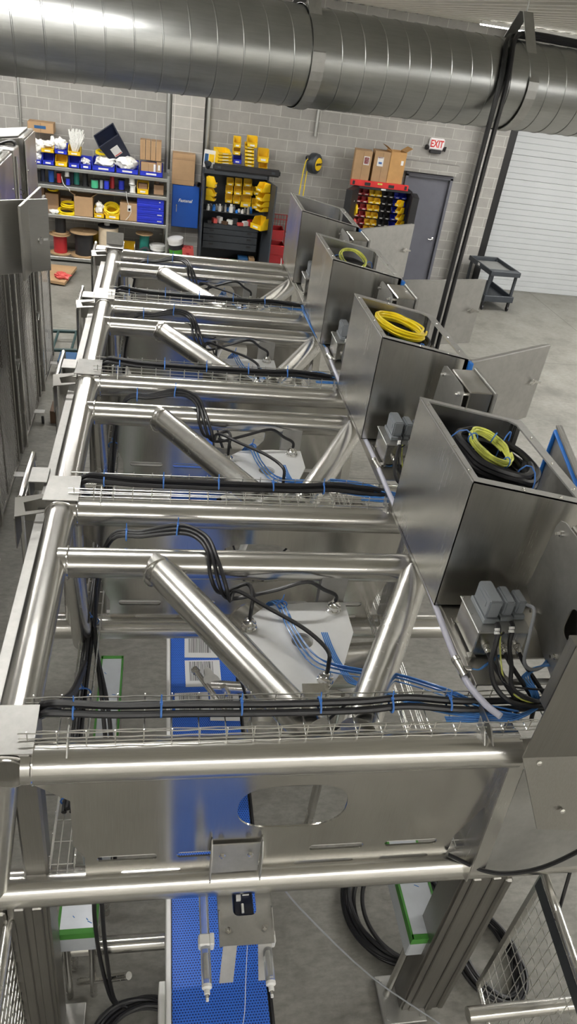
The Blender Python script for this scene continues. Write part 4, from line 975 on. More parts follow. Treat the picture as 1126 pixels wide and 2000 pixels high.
# expanded mesh guard doors on casters
def guard_leaf(y0, y1, lb, x=-1.52, zt=2.36, zb=.14):
    t = thing('mesh_guard_door', lb, 'guard door', (x, (y0+y1)/2, 0), group='mesh guard doors of the left machine')
    m = MB(); w = y1-y0; h = zt-zb; p = .075; q = .05
    # diamond mesh: two families of slanted strands
    k = q/p*1.0
    for sgn in (1, -1):
        c = -h*.62
        while c < w+h*.62:
            # strand y = c + sgn*.62*(z)
            za, zb2 = 0, h
            ya2 = lambda z: (c+.62*z) if sgn > 0 else (c+.62*(h-z))
            pts = []
            for z in (0, h): pts.append((ya2(z), z))
            (a0, z0), (a1, z1) = pts
            if a0 > a1: a0, z0, a1, z1 = a1, z1, a0, z0
            if a1 > 0 and a0 < w and a1 != a0:
                f0 = max(0, (0-a0)/(a1-a0)); f1 = min(1, (w-a0)/(a1-a0))
                if f1 > f0:
                    A = V((x, y0+a0+(a1-a0)*f0, zb+z0+(z1-z0)*f0)); B = V((x, y0+a0+(a1-a0)*f1, zb+z0+(z1-z0)*f1))
                    m.tube(A, B, .0021, 4, cap=False)
            c += .052
    build(m, 'mesh', 'strand', t)
    f = MB()
    for c, s in (((x, y0, (zt+zb)/2), (.035, .045, h)), ((x, y1, (zt+zb)/2), (.035, .045, h)), ((x, (y0+y1)/2, zb), (.03, w, .03)), ((x, (y0+y1)/2, zt), (.035, w, .04)), ((x, (y0+y1)/2, (zt+zb)/2), (.02, .03, h))): f.box(c, s, bev=.003)
    build(f, 'frame', 'legsteel', t)
    build(MB().box((x+.045, y0+.07, (zt+zb)/2), (.05, .05, h*.96), bev=.004), 'post', 'sheet', t)
    build(MB().box((x+.03, y0+.05, 1.25), (.05, .07, .05), bev=.004).tube((x+.05, y0+.02, 1.25), (x+.05, y0-.05, 1.2), .008), 'latch', 'dullplate', t)
    ck = MB().box((x+.06, y1-.30, .155), (.13, .10, .012), bev=.003)
    build(ck, 'caster_bracket', 'dullplate', t)
    build(MB().lathe([(.0, -.016), (.045, -.016), (.05, -.008), (.05, .008), (.045, .016), (.0, .016)], (x+.10, y1-.32, .05), (1, .2, 0), 18), 'caster_wheel', 'rubber', t)
    return t
guard_leaf(9.2, 10.55, 'expanded mesh guard door on a caster, farthest of the four at left')
guard_leaf(7.70, 9.02, 'expanded mesh guard door on a caster, second farthest of the four at left')
guard_leaf(6.12, 7.50, 'expanded mesh guard door on a caster, second nearest of the four at left')
guard_leaf(4.55, 5.95, 'expanded mesh guard door at the left edge, nearest of the four')
for y in (4.45, 7.6, 10.65):
    p = MB().box((-1.95, y, 1.245), (.12, .14, 2.49), bev=.01); tag(build(p, 'machine_post', 'legsteel', loc=(-1.95, y, 0)), 'square stainless post of the left machine behind the %s mesh guard door' % {4.45: 'nearest', 7.6: 'middle', 10.65: 'farthest'}[y], 'post')
mh = thing('shade_box', 'made-up dark box behind the mesh guard doors, for shade inside the left machine', 'machine', (-2.9, 7.6, 0))
build(MB().box((-2.55, 7.6, 1.298), (.9, 6.2, 2.39), bev=.02), 'shade_box_body', 'darkgrey', mh)  # dark body put in for the shade seen through the mesh
for i in range(6): build(MB().box((-2.09, 5.0+i*1.04, 1.2), (.04, .9, 1.9), bev=.01), 'side_panel', 'blackpaint', mh)  # dark panels added to keep the machine's inside dark
# things on the floor in the aisle
lf = thing('green_frame', 'dark green ladder-shaped steel frame in the aisle beyond the left rail', 'frame', (-1.3, 11.1, 0))
f = MB()
for y in (10.72, 11.48): build(MB().tube((-1.75, y, .15), (-.75, y+.1, .15), .028, 12), 'side_bar', 'darkgreen', lf)
for x in (-1.55, -1.28, -1.0): build(MB().tube((x, 10.74, .15), (x, 11.5, .15), .02, 10), 'rung', 'darkgreen', lf)
for x in (-1.7, -.8): build(MB().tube((x, 10.75, 0), (x, 10.75, .15), .02, 8).tube((x, 11.55, 0), (x, 11.55, .15), .02, 8), 'foot', 'darkgreen', lf)
tag(build(MB().box((-1.28, 10.28, .13), (.24, .34, .26), bev=.01), 'blue_crate', 'steelblue', loc=(-1.28, 10.28, 0)), 'small dark blue crate on the floor left of the frame', 'crate')
tag(build(MB().box((-1.2, 8.85, .09), (.26, .3, .18), bev=.006), 'timber_block', 'brown', loc=(-1.2, 8.85, 0)), 'brown timber block on the floor left of the frame', 'block')
cb = thing('flat_carton', 'flattened brown carton with red tape on the floor below the shelving', 'carton', (-1.85, 14.55, 0))
build(MB().sheet([(-2.25, 14.2, .04), (-1.75, 14.1, .03), (-1.62, 15.05, .06), (-2.2, 15.1, .05)], .05), 'board', 'cardboard', cb)
build(MB().blob((-1.82, 14.35, .13), (.14, .12, .06), 3, .5), 'red_tape', 'salmon', cb)
# brackets hanging outside the left rail
def side_bracket(y, lb):
    t = thing('guard_bracket', lb, 'bracket', (-.70, y, 2.2), group='guard brackets on the left rail')
    build(MB().box((-.66, y, 2.30), (.10, .16, .006)).box((-.71, y, 2.22), (.006, .16, .16)).box((-.66, y+.08, 2.22), (.10, .006, .16)), 'flange', 'matte', t)
    build(MB().path([(-.74, y+.30, 1.5), (-.74, y+.30, 2.2), (-.74, y+.26, 2.26), (-.74, y-.16, 2.26), (-.74, y-.2, 2.2), (-.74, y-.2, 1.5)], .016, 10, 3), 'loop_handle', 'tube', t)
    build(MB().box((-.735, y+.05, 1.95), (.004, .42, .5)), 'guard_sheet', 'sheet', t)
    return t
sb0 = side_bracket(UY+S+.42, 'steel guard bracket with bent tube outside the left rail, nearest one')
for k, n in ((2, 'second'), (3, 'third'), (4, 'farthest')): dup(sb0, 'steel guard bracket with bent tube outside the left rail, %s one from the front' % n, off=(0, S*(k-1), 0))
# ------------------------------------------------------------------ utility cart by the white door
ct = thing('utility_cart', 'dark grey two-shelf utility cart in front of the white sectional door', 'cart', (7.17, 15.4, 0), (0, 0, radians(4)))
def tray(z, dp):
    b = MB().box((0, 0, z-dp+.015), (.66, 1.1, .03), bev=.006)
    for c, s in (((-.33, 0, z-dp/2), (.04, 1.16, dp)), ((.33, 0, z-dp/2), (.04, 1.16, dp)), ((0, -.56, z-dp/2), (.70, .05, dp)), ((0, .56, z-dp/2), (.70, .05, dp))): b.box(c, s, bev=.008)
    return b
b = tray(.86, .10); b.box((0, -.47, .845), (.64, .14, .02), bev=.004)
build(b, 'top_shelf', 'darkgrey', ct, False); build(tray(.34, .13), 'bottom_shelf', 'darkgrey', ct, False)
build(MB().box((.02, .06, .795), (.56, .78, .004)), 'shelf_mat', 'dullplate', ct, False)
build(MB().box((-.352, .05, .82), (.004, .09, .05)), 'sticker', 'white', ct, False)
for sx in (-.30, .30):
    for sy in (-.50, .50):
        build(MB().box((sx, sy, .50), (.06, .06, .66), bev=.012), 'leg', 'darkgrey', ct, False)
        build(MB().lathe([(.0, -.016), (.05, -.016), (.055, 0), (.05, .016), (.0, .016)], (sx, sy, .055), (1, 0, 0), 18).box((sx, sy, .15), (.05, .05, .13)), 'caster', 'black', ct, False)
# ------------------------------------------------------------------ tall shelving on the back wall
YS = 15.62
def zx(x, y, Y=YS): p = at_y(x, y, Y); return p.x, p.z
def mpp(x, y, Y=YS): return (at_y(x+1, y, Y)-at_y(x, y, Y)).length
SX0, SX1 = -2.75, at_y(326, 430, YS).x
LZ = [at_y(322, 349, YS).z, at_y(322, 385, YS).z, at_y(322, 440, YS).z, at_y(192, 508, YS).z]
sh = thing('shelving_unit', 'tall galvanised shelving unit loaded with bins and reels on the back wall', 'shelving', ((SX0+SX1)/2, 16.0, 0))
for z in LZ+[LZ[3]-.25]:
    b = MB().box(((SX0+SX1)/2, YS+.33, z-.012), (SX1-SX0, .64, .012))
    b.box(((SX0+SX1)/2, YS+.012, z-.035), (SX1-SX0, .024, .065), bev=.008).box(((SX0+SX1)/2, YS+.65, z-.035), (SX1-SX0, .024, .06))
    if z in LZ: build(b, 'shelf', 'galv', sh)
for x in (SX0, SX1):
    for y in (YS, YS+.66):
        b = MB().box((x, y, (LZ[0]+.06)/2), (.045, .045, LZ[0]+.06))
        z = .1
        while z < LZ[0]: b.box((x+.006, y-.023, z), (.010, .004, .022)); z += .05
        build(b, 'upright', 'galv', sh)
# ---- one hopper bin of each proportion, copied about
def bin_mesh(w, d, h, lip=.45):
    b = MB(); t = .006; f = -d/2
    side = [(f, 0), (d/2, 0), (d/2, h), (f+d*.38, h), (f+d*.12, h*lip), (f, h*lip)]
    for sx in (-w/2, w/2-t): b.sheet([(sx, y, z) for y, z in side], t)
    b.box((0, 0, t/2), (w, d, t)).box((0, d/2-t/2, h/2), (w, t, h)).box((0, f+t/2, h*lip/2), (w, t, h*lip)).box((0, f-.004, h*lip-.004), (w, .012, .012))
    return b
BINS = {}
def bin_at(x, y, z, w, h, d, mat, label, rz=0, group=None, stuff=None, tilt=0):
    key = (mat, round(w, 2), round(h, 2), round(d, 2))
    if key in BINS:
        t = dup(BINS[key], label, (x, y, z), (tilt, 0, rz)); t['group'] = group or 'parts bins'
    else:
        t = thing('parts_bin', label, 'bin', (x, y, z), (tilt, 0, rz), group or 'parts bins')
        build(bin_mesh(w, d, h), 'bin_body', mat, t, False)
        build(MB().box((0, -d/2-.003, h*.22), (w*.45, .003, h*.16)), 'bin_label', 'whitepaper', t, False)
        BINS[key] = t
    return t
def shelf_bin(px0, px1, py, lev, hpx, mat, label, dz=0, d=.30, dy=0):
    x0 = at_y((px0+px1)/2, py, YS).x; s = mpp(px0, py); w = (px1-px0)*s*.97
    return bin_at(x0, YS+.04+d/2+dy, LZ[lev]+.001+dz, w, hpx*s, d, mat, label, 0, 'bins on the shelving')
G = 'bins on the shelving'
SB = .0108
shelf_bin(69, 81, 320, 0, 18, 'blue', 'blue bin at the far left of the top shelf, half behind the steel cabinet')
shelf_bin(82, 105, 322, 0, 19, 'blue', 'blue bin on the top shelf under the yellow bin of white bags')
shelf_bin(107, 131, 325, 0, 19, 'yellow', 'yellow bin on the top shelf under the blue bin of bags')
shelf_bin(133, 155, 328, 0, 19, 'blue', 'blue bin on the top shelf under the yellow bin with the bushy white bag')
shelf_bin(156, 178, 330, 0, 20, 'blue', 'blue bin on the top shelf beside the wide bin, holding pale scraps')
shelf_bin(179, 224, 333, 0, 20, 'blue', 'wide blue bin on the top shelf heaped with white bags and a yellow coil', d=.42)
shelf_bin(226, 270, 338, 0, 20, 'blue', 'wide blue bin on the top shelf below the tilted navy tote', d=.42)
shelf_bin(272, 318, 343, 0, 20, 'blue', 'wide blue bin at the right end of the top shelf full of cartons', d=.42)
dz1 = 20*SB
shelf_bin(80, 105, 303, 0, 17, 'yellow', 'yellow bin with white bags, upper row at the left of the top shelf', dz1)
shelf_bin(106, 131, 306, 0, 17, 'blue', 'blue bin with a clear bag, upper row of the top shelf', dz1)
shelf_bin(132, 157, 308, 0, 17, 'yellow', 'yellow bin with the bushy white bag, upper row of the top shelf', dz1)
def bag(px, py, wpx, hpx, z0, label, seed, amp=.4, mat='bag', name='plastic_bag', cat='bag', Y=YS+.16, dpx=None, grp='bags on the shelving'):
    x = at_y(px, py, Y).x; s = mpp(px, py, Y)
    h = hpx*s/2; o = build(MB().blob((0, 0, h*.9), (wpx*s/2, (dpx or wpx)*s/2*.8, h), seed, amp, 3, 2.6), name, mat, world=False, loc=(x, Y, z0))
    return tag(o, label, cat, grp)
zt = LZ[0]
bag(78, 300, 24, 24, zt+.20, 'white bag slumped over the leftmost yellow bin', 1, .5)
bag(94, 288, 22, 12, zt+dz1+.09, 'white bag in the upper left yellow bin', 11)
bag(103, 282, 9, 22, zt+dz1+.08, 'white twist of bag standing between the upper yellow and blue bins', 12, .5)
bag(118, 288, 24, 22, zt+dz1+.07, 'clear bag in the upper blue bin', 2)
bag(74, 315, 16, 14, zt+.05, 'white bag in the leftmost lower bin', 13)
bag(167, 318, 17, 12, zt+.07, 'pale scraps in the lower blue bin beside the wide bin', 4, .6)
bag(206, 318, 38, 22, zt+.06, 'white bags heaped in the wide blue bin under the yellow coil', 5, .35)
bag(247, 320, 40, 26, zt+.06, 'pale cloths heaped in the wide blue bin below the navy tote', 6, .35)
# bushy bundle
b = MB(); rnd = random.Random(5)
for i in range(90):
    a = rnd.uniform(0, 2*pi); q = rnd.uniform(.02, .15); hh = rnd.uniform(.18, .40)
    b.tube((.04*cos(a), .04*sin(a), 0), (q*cos(a)+.03, q*sin(a)*.7, hh), .010, 5, rnd.uniform(.006, .022))
p = at_y(146, 290, YS+.14); tag(build(b, 'white_bundle', 'bag', world=False, loc=(p.x, YS+.16, zt+dz1+.05)), 'bushy white bundle standing in the upper yellow bin', 'bundle')
def flat_coil(px, py, Y, z, rx, ry, mat, label, r=.009, turns=6, tilt=0, seed=1, dz=.014):
    return coil('cable_coil', label, (at_y(px, py, Y).x, Y, z), rx, ry, r, turns, mat, (radians(tilt), 0, 0), dz, .025, ties=0, seed=seed, group='coils on the shelving', n=5)
flat_coil(199, 305, YS+.18, zt+.29, .10, .09, 'yellow_cable', 'yellow coil on the white bags of the top shelf', .012, 4, 14, 3)
# navy tote
def tote():
    x, z = zx(221, 283, YS+.22)
    t = thing('storage_tote', 'open navy blue tote tilted on the bins of the top shelf', 'tote', (x, YS+.24, z-.02), (radians(24), radians(-36), radians(4)))
    b = MB(); w, d, h, tk = .43, .40, .50, .008
    lo, hi = .80, 1.0
    c = lambda k, z: [(-w/2*k, -d/2*k, z), (w/2*k, -d/2*k, z), (w/2*k, d/2*k, z), (-w/2*k, d/2*k, z)]
    A, B = c(lo, -h/2), c(hi, h/2)
    for i in range(4): b.sheet([A[i], A[(i+1) % 4], B[(i+1) % 4], B[i]], tk)
    b.sheet(A, tk)
    for i in range(4): b.path([B[i], B[(i+1) % 4]], .012, 6, 1)
    build(b, 'tote_body', 'navy', t, False)
    build(MB().box((.01, -.193, .0), (.16, .004, .20), (.10, 0, 0)), 'tote_label', 'whitepaper', t, False)
    build(MB().box((.01, -.197, .055), (.14, .004, .07), (.10, 0, 0)).box((.01, -.188, -.08), (.14, .004, .02), (.10, 0, 0)), 'label_print', 'salmon', t, False)
tote()
# cartons
def carton(px0, px1, py0, py1, Y, d, label, mat='cardboard', z0=None, rz=0, name='carton', tape=True, lab=None, group=None, open_=False):
    xa = at_y(px0, py1, Y).x; xb = at_y(px1, py1, Y).x; s = mpp(px0, py1, Y)
    if z0 is None: z0 = at_y((px0+px1)/2, py1, Y).z
    w, h = xb-xa, (py1-py0)*s*.97
    t = thing(name, label, 'carton', ((xa+xb)/2, Y+d/2, z0), (0, 0, rz), group)
    if open_:
        b = MB(); k = .006
        for c, sz in (((0, -d/2, h/2), (w, k, h)), ((0, d/2, h/2), (w, k, h)), ((-w/2, 0, h/2), (k, d, h)), ((w/2, 0, h/2), (k, d, h)), ((0, 0, k/2), (w, d, k))): b.box(c, sz)
        build(b, 'box_body', mat, t, False)
        f = MB().box((-w/2-.22*w*.6, 0, h+.14*w), (.006, d, .45*w), (0, -1.0, 0)).box((w/2+.22*w*.6, 0, h+.14*w), (.006, d, .45*w), (0, 1.0, 0))
        build(f, 'box_flap', mat, t, False)
    else:
        build(MB().box((0, 0, h/2), (w, d, h), bev=.004), 'box_body', mat, t, False)
        if tape: build(MB().box((0, 0, h+.001), (w*.98, .05, .003)).box((0, -d/2-.001, h*.5), (w*.03, .002, h*.94)), 'tape_seam', 'cardboard2', t, False)
    if lab:
        for (lx, lz, lw, lh, lm) in lab: build(MB().box((lx*w, -d/2-.002, lz*h), (lw*w, .004, lh*h)), 'box_label', lm, t, False)
    return t
G2 = 'cartons on the shelving'
for i, (a, b_) in enumerate(((273, 283), (284, 293), (294, 303), (304, 314))):
    carton(a, b_, 282+i*1.5, 318+i*1.5, YS+.22, .25, 'tall narrow carton standing in the right-end blue bin, %s of four' % ['leftmost', 'second', 'third', 'rightmost'][i], z0=zt+.26, group=G2)
carton(275, 304, 311, 334, YS+.07, .14, 'wide low carton at the front of the right-end blue bin', z0=zt+.012, group=G2, lab=[(.42, .5, .14, .9, 'whitepaper'), (.02, .3, .10, .14, 'brown')])
carton(305, 315, 313, 338, YS+.07, .14, 'small white-labelled carton at the right of the right-end blue bin', z0=zt+.012, group=G2, lab=[(0, .65, .4, .4, 'whitepaper'), (0, .2, .5, .25, 'whitepaper')])
carton(55, 105, 249, 268, YS+.34, .3, 'brown carton with a dark print on top of the stack behind the left bins', group=G2, z0=zt+.50, lab=[(-.02, .55, .45, .3, 'steelblue')])
carton(58, 120, 268, 298, YS+.36, .28, 'lower brown carton of the stack behind the left bins', group=G2, z0=zt+.001, mat='cardboard')
# second shelf: wire spools
def spool(px, py0, py1, wpx, lev, mat, label, Y=YS+.20, flange='black', z0=None, axis='z', bg='spools of wire on the shelving', core=.8):
    s = mpp(px, py1, Y); x = at_y(px, py1, Y).x; h = (py1-py0)*s; r = wpx*s/2
    z0 = LZ[lev]+.001 if z0 is None else z0
    t = thing('wire_spool', label, 'spool', (x, Y, z0), group=bg)
    build(MB().lathe([(r*core, h*.06), (r*core*1.02, h*.3), (r*core*.98, h*.6), (r*core, h*.94)], (0, 0, 0), (0, 0, 1), 20), 'wound_wire', mat, t, False)
    build(MB().lathe([(.0, 0), (r, 0), (r, h*.06), (.0, h*.06)], (0, 0, 0), (0, 0, 1), 24), 'flange', flange, t, False)
    build(MB().lathe([(r*.2, h*.94), (r, h*.94), (r, h), (r*.2, h), (r*.2, h*.80)], (0, 0, 0), (0, 0, 1), 24), 'flange', flange, t, False)
    return t
for px, y0, y1, w, m, lb in ((77, 340, 360, 9, 'black', 'dark spool at the left end of the second shelf'), (85, 338, 361, 10, 'navy', 'navy spool second from the left on the second shelf'),
    (101, 336, 360, 14, 'bluepaint', 'large mid-blue spool on the second shelf left of the red one'), (116, 342, 362, 11, 'redbright', 'bright red spool on the second shelf'),
    (133, 350, 364, 10, 'blue', 'small blue spool under the white roll on the second shelf'), (150, 338, 366, 13, 'teal', 'dark teal spool on the second shelf'), (141, 340, 362, 8, 'navy', 'thin navy spool left of the teal one'),
    (167, 344, 368, 13, 'black', 'black spool with clear flanges on the second shelf'), (185, 352, 369, 17, 'teal2', 'bright green spool on the second shelf'), (198, 352, 370, 8, 'grey_hood', 'small grey spool right of the bright green one'),
    (208, 354, 372, 12, 'blue', 'royal blue spool in the middle of the second shelf'), (219, 348, 373, 11, 'red', 'dark red spool on the second shelf'), (237, 358, 377, 14, 'blue', 'glossy blue spool right of the dark red one'),):
    spool(px, y0, y1, w, 1, m, lb, Y=YS+.13 if y1-y0 < 19 else YS+.24)
spool(131, 338, 350, 10, 1, 'white', 'white roll stacked on the small blue spool', z0=LZ[1]+15*SB, flange='white', Y=YS+.13)
for i, (y0, y1, lb) in enumerate(((364, 377, 'lower white roll near the yellow bin on the second shelf'), (352, 363, 'upper white roll near the yellow bin on the second shelf'))):
    spool(259+i*-1.5, y0, y1, 13, 1, 'white', lb, flange='white', z0=LZ[1]+.001+(14*SB if i else 0), Y=YS+.12)
shelf_bin(267, 290, 380, 1, 21, 'yellow', 'yellow bin with a brown carton at the right of the second shelf', d=.26)
carton(270, 287, 358, 370, YS+.12, .12, 'small brown carton inside the yellow bin of the second shelf', 'cardboard2', LZ[1]+.06, tape=False, group=G2)
carton(300, 319, 362, 380, YS+.14, .2, 'brown carton at the right end of the second shelf', 'cardboard2', LZ[1]+.002, tape=False, group=G2)
spool(306, 350, 360, 12, 1, 'brown', 'small brown roll on the right-end carton of the second shelf', z0=LZ[1]+.19, Y=YS+.2)
tag(build(MB().path([(at_y(x, y, YS-.03).x, YS-.03, at_y(x, y, YS-.03).z) for x, y in ((120, 345), (123, 357), (128, 364), (134, 368), (136, 373))], .006, 6), 'loose_wire', 'white', loc=(at_y(134, 370, YS-.03).x, YS-.03, LZ[1])), 'white wire hanging over the edge of the second shelf', 'wire')
# third shelf
z3 = LZ[2]
carton(79, 88, 368, 410, YS+.3, .25, 'tall dark carton at the left of the third shelf', 'cardboard2', z3+.001, tape=False, group=G2)
carton(90, 115, 378, 412, YS+.25, .3, 'brown carton left of the yellow coils on the third shelf', 'cardboard2', z3+.001, tape=False, group=G2)
carton(118, 140, 376, 400, YS+.36, .24, 'dark carton behind the yellow coils on the third shelf', 'cardboard2', z3+.001, tape=False, group=G2)
flat_coil(131, 412, YS+.20, z3+.005, .17, .15, 'yellow_cable', 'loose yellow coil on the third shelf left of the open carton', .011, 8, 12, 4)
flat_coil(135, 398, YS+.24, z3+.13, .13, .11, 'yellow_cable', 'smaller yellow coil on top of the loose yellow coil', .010, 6, 10, 5)
flat_coil(103, 372, YS+.36, z3+.36, .09, .08, 'yellow_cable', 'yellow coil on the brown carton of the third shelf', .010, 4, 8, 6)
bag(106, 415, 20, 7, z3+.002, 'white bag lying at the left of the third shelf', 21, Y=YS+.1)
carton(146, 181, 386, 424, YS+.06, .34, 'open brown carton with raised flaps on the third shelf', 'cardboard', z3+.001, open_=True, group=G2)
shelf_bin(183, 203, 424, 2, 19, 'yellow', 'narrow yellow bin with a grey bag on the third shelf', d=.3)
shelf_bin(205, 233, 428, 2, 21, 'yellow', 'wide yellow bin holding a yellow coil on the third shelf', d=.34)
bag(194, 408, 14, 24, z3+.05, 'grey white bag in the narrow yellow bin', 22, .6)
for i in range(2): flat_coil(219, 410, YS+.20, z3+.10+.05*i, .13, .12, 'yellow_cable', ['yellow coil down in the wide yellow bin', 'upper yellow coil heaped on the wide yellow bin'][i], .011, 6, 35, 8+i)
carton(234, 267, 399, 433, YS+.05, .3, 'brown carton with a white tag on the third shelf', 'cardboard', z3+.001, group=G2, lab=[(.05, .72, .22, .36, 'whitepaper'), (.05, .66, .12, .12, 'steelblue')])
tag(build(MB().path([(at_y(x, y, YS-.03).x, YS-.03, at_y(x, y, YS-.03).z) for x, y in ((246, 374), (248, 390), (252, 402), (256, 412), (252, 422), (245, 430))], .005, 6), 'tag_string', 'white', loc=(at_y(246, 430, YS-.03).x, YS-.03, z3)), 'white string hanging in front of the tagged carton', 'string')
h4 = 11*SB
for i in range(4):
    x = at_y(293, 435, YS).x
    t = thing('parts_case', 'blue parts case in the stack right on the third shelf, %s' % ['bottom one', 'second from the bottom', 'third from the bottom', 'top one'][i], 'case', (x, YS+.24, z3+.002+i*h4*1.02), group='blue parts cases')
    build(MB().box((0, 0, h4/2), (.53, .40, h4), bev=.008), 'case_body', 'blue', t, False)
    build(MB().box((0, -.205, h4*.55), (.49, .012, h4*.1)).box((-.06, -.204, h4*.75), (.12, .012, .02)), 'case_lip', 'blue', t, False)
    build(MB().box((.18, -.203, h4*.45), (.03 if i > 1 else .09, .004, .03)), 'case_label', 'whitepaper', t, False)
# bottom shelf: cable reels
z4 = LZ[3]
def reel(px, py, wpx, hpx, mat, label, Y=YS+.28, z0=None, fl='wood', core=.62):
    s = mpp(px, py, Y); x = at_y(px, py, Y).x; r = wpx*s/2; h = hpx*s*1.05; z0 = z4+.001 if z0 is None else z0
    t = thing('cable_reel', label, 'reel', (x, Y, z0), group='cable reels on the bottom shelf')
    pr = [(r*core, .02)]
    for i in range(1, 12): pr.append((r*core*(1+.02*(i % 2)), .02+(h-.04)*i/12))
    build(MB().lathe(pr+[(r*core, h-.02)], (0, 0, 0), (0, 0, 1), 24), 'wound_cable', mat, t, False)
    build(MB().lathe([(.0, 0), (r, 0), (r, .02), (.0, .02)], (0, 0, 0), (0, 0, 1), 32), 'flange', fl, t, False)
    build(MB().lathe([(.03, h-.02), (r, h-.02), (r, h), (.03, h), (.03, h-.15)], (0, 0, 0), (0, 0, 1), 32), 'flange', fl, t, False)
    return t
reel(119, 500, 41, 36, 'red', 'plywood reel of red cable on the bottom shelf')
reel(119, 464, 33, 32, 'black', 'smaller plywood reel of black cable stacked on the red reel', z0=z4+.40)
reel(165, 505, 53, 44, 'black', 'big plywood reel of black cable on the bottom shelf', core=.66)
reel(212, 507, 40, 58, 'cream', 'tall cream reel with black ends on the bottom shelf', fl='black', core=.93)
spool(209, 448, 466, 11, 3, 'white', 'small white roll standing on the tall cream reel', z0=z4+.645, Y=YS+.26, flange='white', core=.97)
reel(281, 508, 33, 50, 'teal', 'plywood topped reel of teal cable on the bottom shelf', core=.55)
shelf_bin(150, 190, 500, 3, 40, 'yellow', 'yellow bin behind the big black reel on the bottom shelf', d=.2, dy=.42)
shelf_bin(238, 262, 500, 3, 26, 'yellow', 'yellow bin at the back of the bottom shelf right of the cream reel', d=.2, dy=.42)
def bucket(c, r, h, label, rot=(0, 0, 0), band='green', body='black', lid=True):
    t = thing('plastic_bucket', label, 'bucket', c, rot, 'buckets by the shelving')
    build(MB().lathe([(r*.86, 0), (r*.9, .0), (r, h*.92), (r, h)], (0, 0, 0), (0, 0, 1), 28), 'bucket_body', 'white', t, False)
    build(MB().lathe([(r*.88, h*.12), (r*.915, h*.12), (r*.985, h*.72), (r*.95, h*.72)], (0, 0, 0), (0, 0, 1), 28), 'bucket_label', body, t, False)
    if band: build(MB().lathe([(r*.91, h*.18), (r*.935, h*.18), (r*.975, h*.48), (r*.94, h*.48)], (0, 0, 0), (0, 0, 1), 28), 'label_band', band, t, False)
    build(MB().lathe([(r*1.0, h*.90), (r*1.06, h*.90), (r*1.06, h*1.0), (r*.9, h*1.0), (r*.88, h*.97), (.0, h*.97)], (0, 0, 0), (0, 0, 1), 28), 'bucket_lid', 'white', t, False)
    return t
x, z = zx(308, 492); bucket((x, YS+.24, z4+.001), .165, .36, 'white lidded bucket with dark label on the bottom shelf', band=None)
x, z = zx(298, 505); spool(299, 499, 512, 26, 3, 'teal', 'low white-rimmed tub of teal cable at the front of the bottom shelf', Y=YS+.12, flange='white')
spool(247, 480, 500, 13, 3, 'teal', 'small teal spool beside the grey hose on the bottom shelf', Y=YS+.2)
tag(build(MB().path([(at_y(x, y, YS+.12).x, YS+.12, at_y(x, y, YS+.12).z) for x, y in ((240, 502), (262, 495), (283, 484), (290, 492), (297, 502))], .028, 10), 'grey_hose', 'darkgrey', loc=(at_y(262, 505, YS+.12).x, YS+.12, z4)), 'thick dark grey hose lying on the bottom shelf', 'hose')
# bucket and red case on the floor
p = at_z(346, 525, 0)
bucket((.36, 15.55, 0.045), .155, .40, 'white bucket with a green label leaning on the floor right of the shelving', (0, radians(-9), .4)).location = (at_y(346, 500, 15.6).x, 15.6, at_y(346, 503, 15.6).z)
b = thing('bucket_crate', 'dark crate under the leaning white bucket', 'crate', (at_y(346, 500, 15.6).x, 15.62, 0))
zb_ = at_y(346, 503, 15.6).z
build(MB().box((0, 0, (zb_-.03)/2), (.34, .4, zb_-.03), bev=.01), 'crate_body', 'darkgrey', b, False)
x, z = zx(365, 512, 15.6)
t = thing('red_case', 'small faded red case on a dark box beside the bucket', 'case', (x, 15.6, z))
build(MB().sheet([(-.13, -.1, 0), (.15, -.1, 0), (.11, -.1, .31), (-.12, -.1, .31)], -.22), 'case_body', 'salmon', t, False)
build(MB().box((0, -.11, .2), (.06, .02, .04)).path([(-.05, -.1, .31), (-.03, -.1, .35), (.03, -.1, .35), (.05, -.1, .31)], .01, 6), 'case_latch', 'red', t, False)
t = thing('dark_box', 'dark box under the faded red case', 'box', (x, 15.62, 0)); build(MB().box((0, .05, (z-.005)/2), (.34, .34, z-.005), bev=.01), 'box_body', 'black', t, False)
# blue wall cabinet with carton on top
YB = 16.0
xa, zt_ = zx(337, 359, YB); xb, _ = zx(390, 366, YB); _, zbm = zx(337, 442, YB)
bc = thing('wall_cabinet', 'blue wall cabinet with white lettering between the shelving and the dark tool cabinet', 'cabinet', ((xa+xb)/2, YB+.1, zbm))
w, h = xb-xa, zt_-zbm
build(MB().box((0, .0, h/2), (w, .20, h), bev=.006), 'cabinet_body', 'bluepaint', bc, False)
dd = build(MB().box((0, -.105, h/2), (w-.01, .02, h-.015), bev=.004), 'cabinet_door', 'bluepaint', bc, False)
build(MB().lathe([(.013, 0), (.013, .02), (.0, .024)], (-w*.33, -.115, h*.53), (0, -1, 0), 12).box((-w*.33, -.118, h*.44), (.012, .01, .12)), 'door_knob', 'chrome', dd, False)
text_mesh('Fastenal', .085, 'lettering', 'white', bc, (-.01, -.117, h*.64), (radians(90), 0, 0), .001, .002, .25)
carton(335, 379, 299, 357, YB-.02, .24, 'large brown carton standing on the blue wall cabinet', 'cardboard', zt_+.001, tape=False, lab=[(0, .865, .99, .006, 'cardboard2'), (0, .16, .99, .006, 'cardboard2'), (0, .82, .98, .02, 'cardboard2')])
x, z = zx(385, 358, YB-.12)
tag(build(MB().lathe([(.0, 0), (.045, .0), (.05, .03), (.05, .14), (.04, .14), (.038, .02), (.0, .02)], (0, 0, 0), (.3, -1, .1), 18), 'black_cup', 'black', world=False, loc=(x, YB-.05, zt_+.055)), 'round black cup at the right corner of the blue wall cabinet', 'cup')

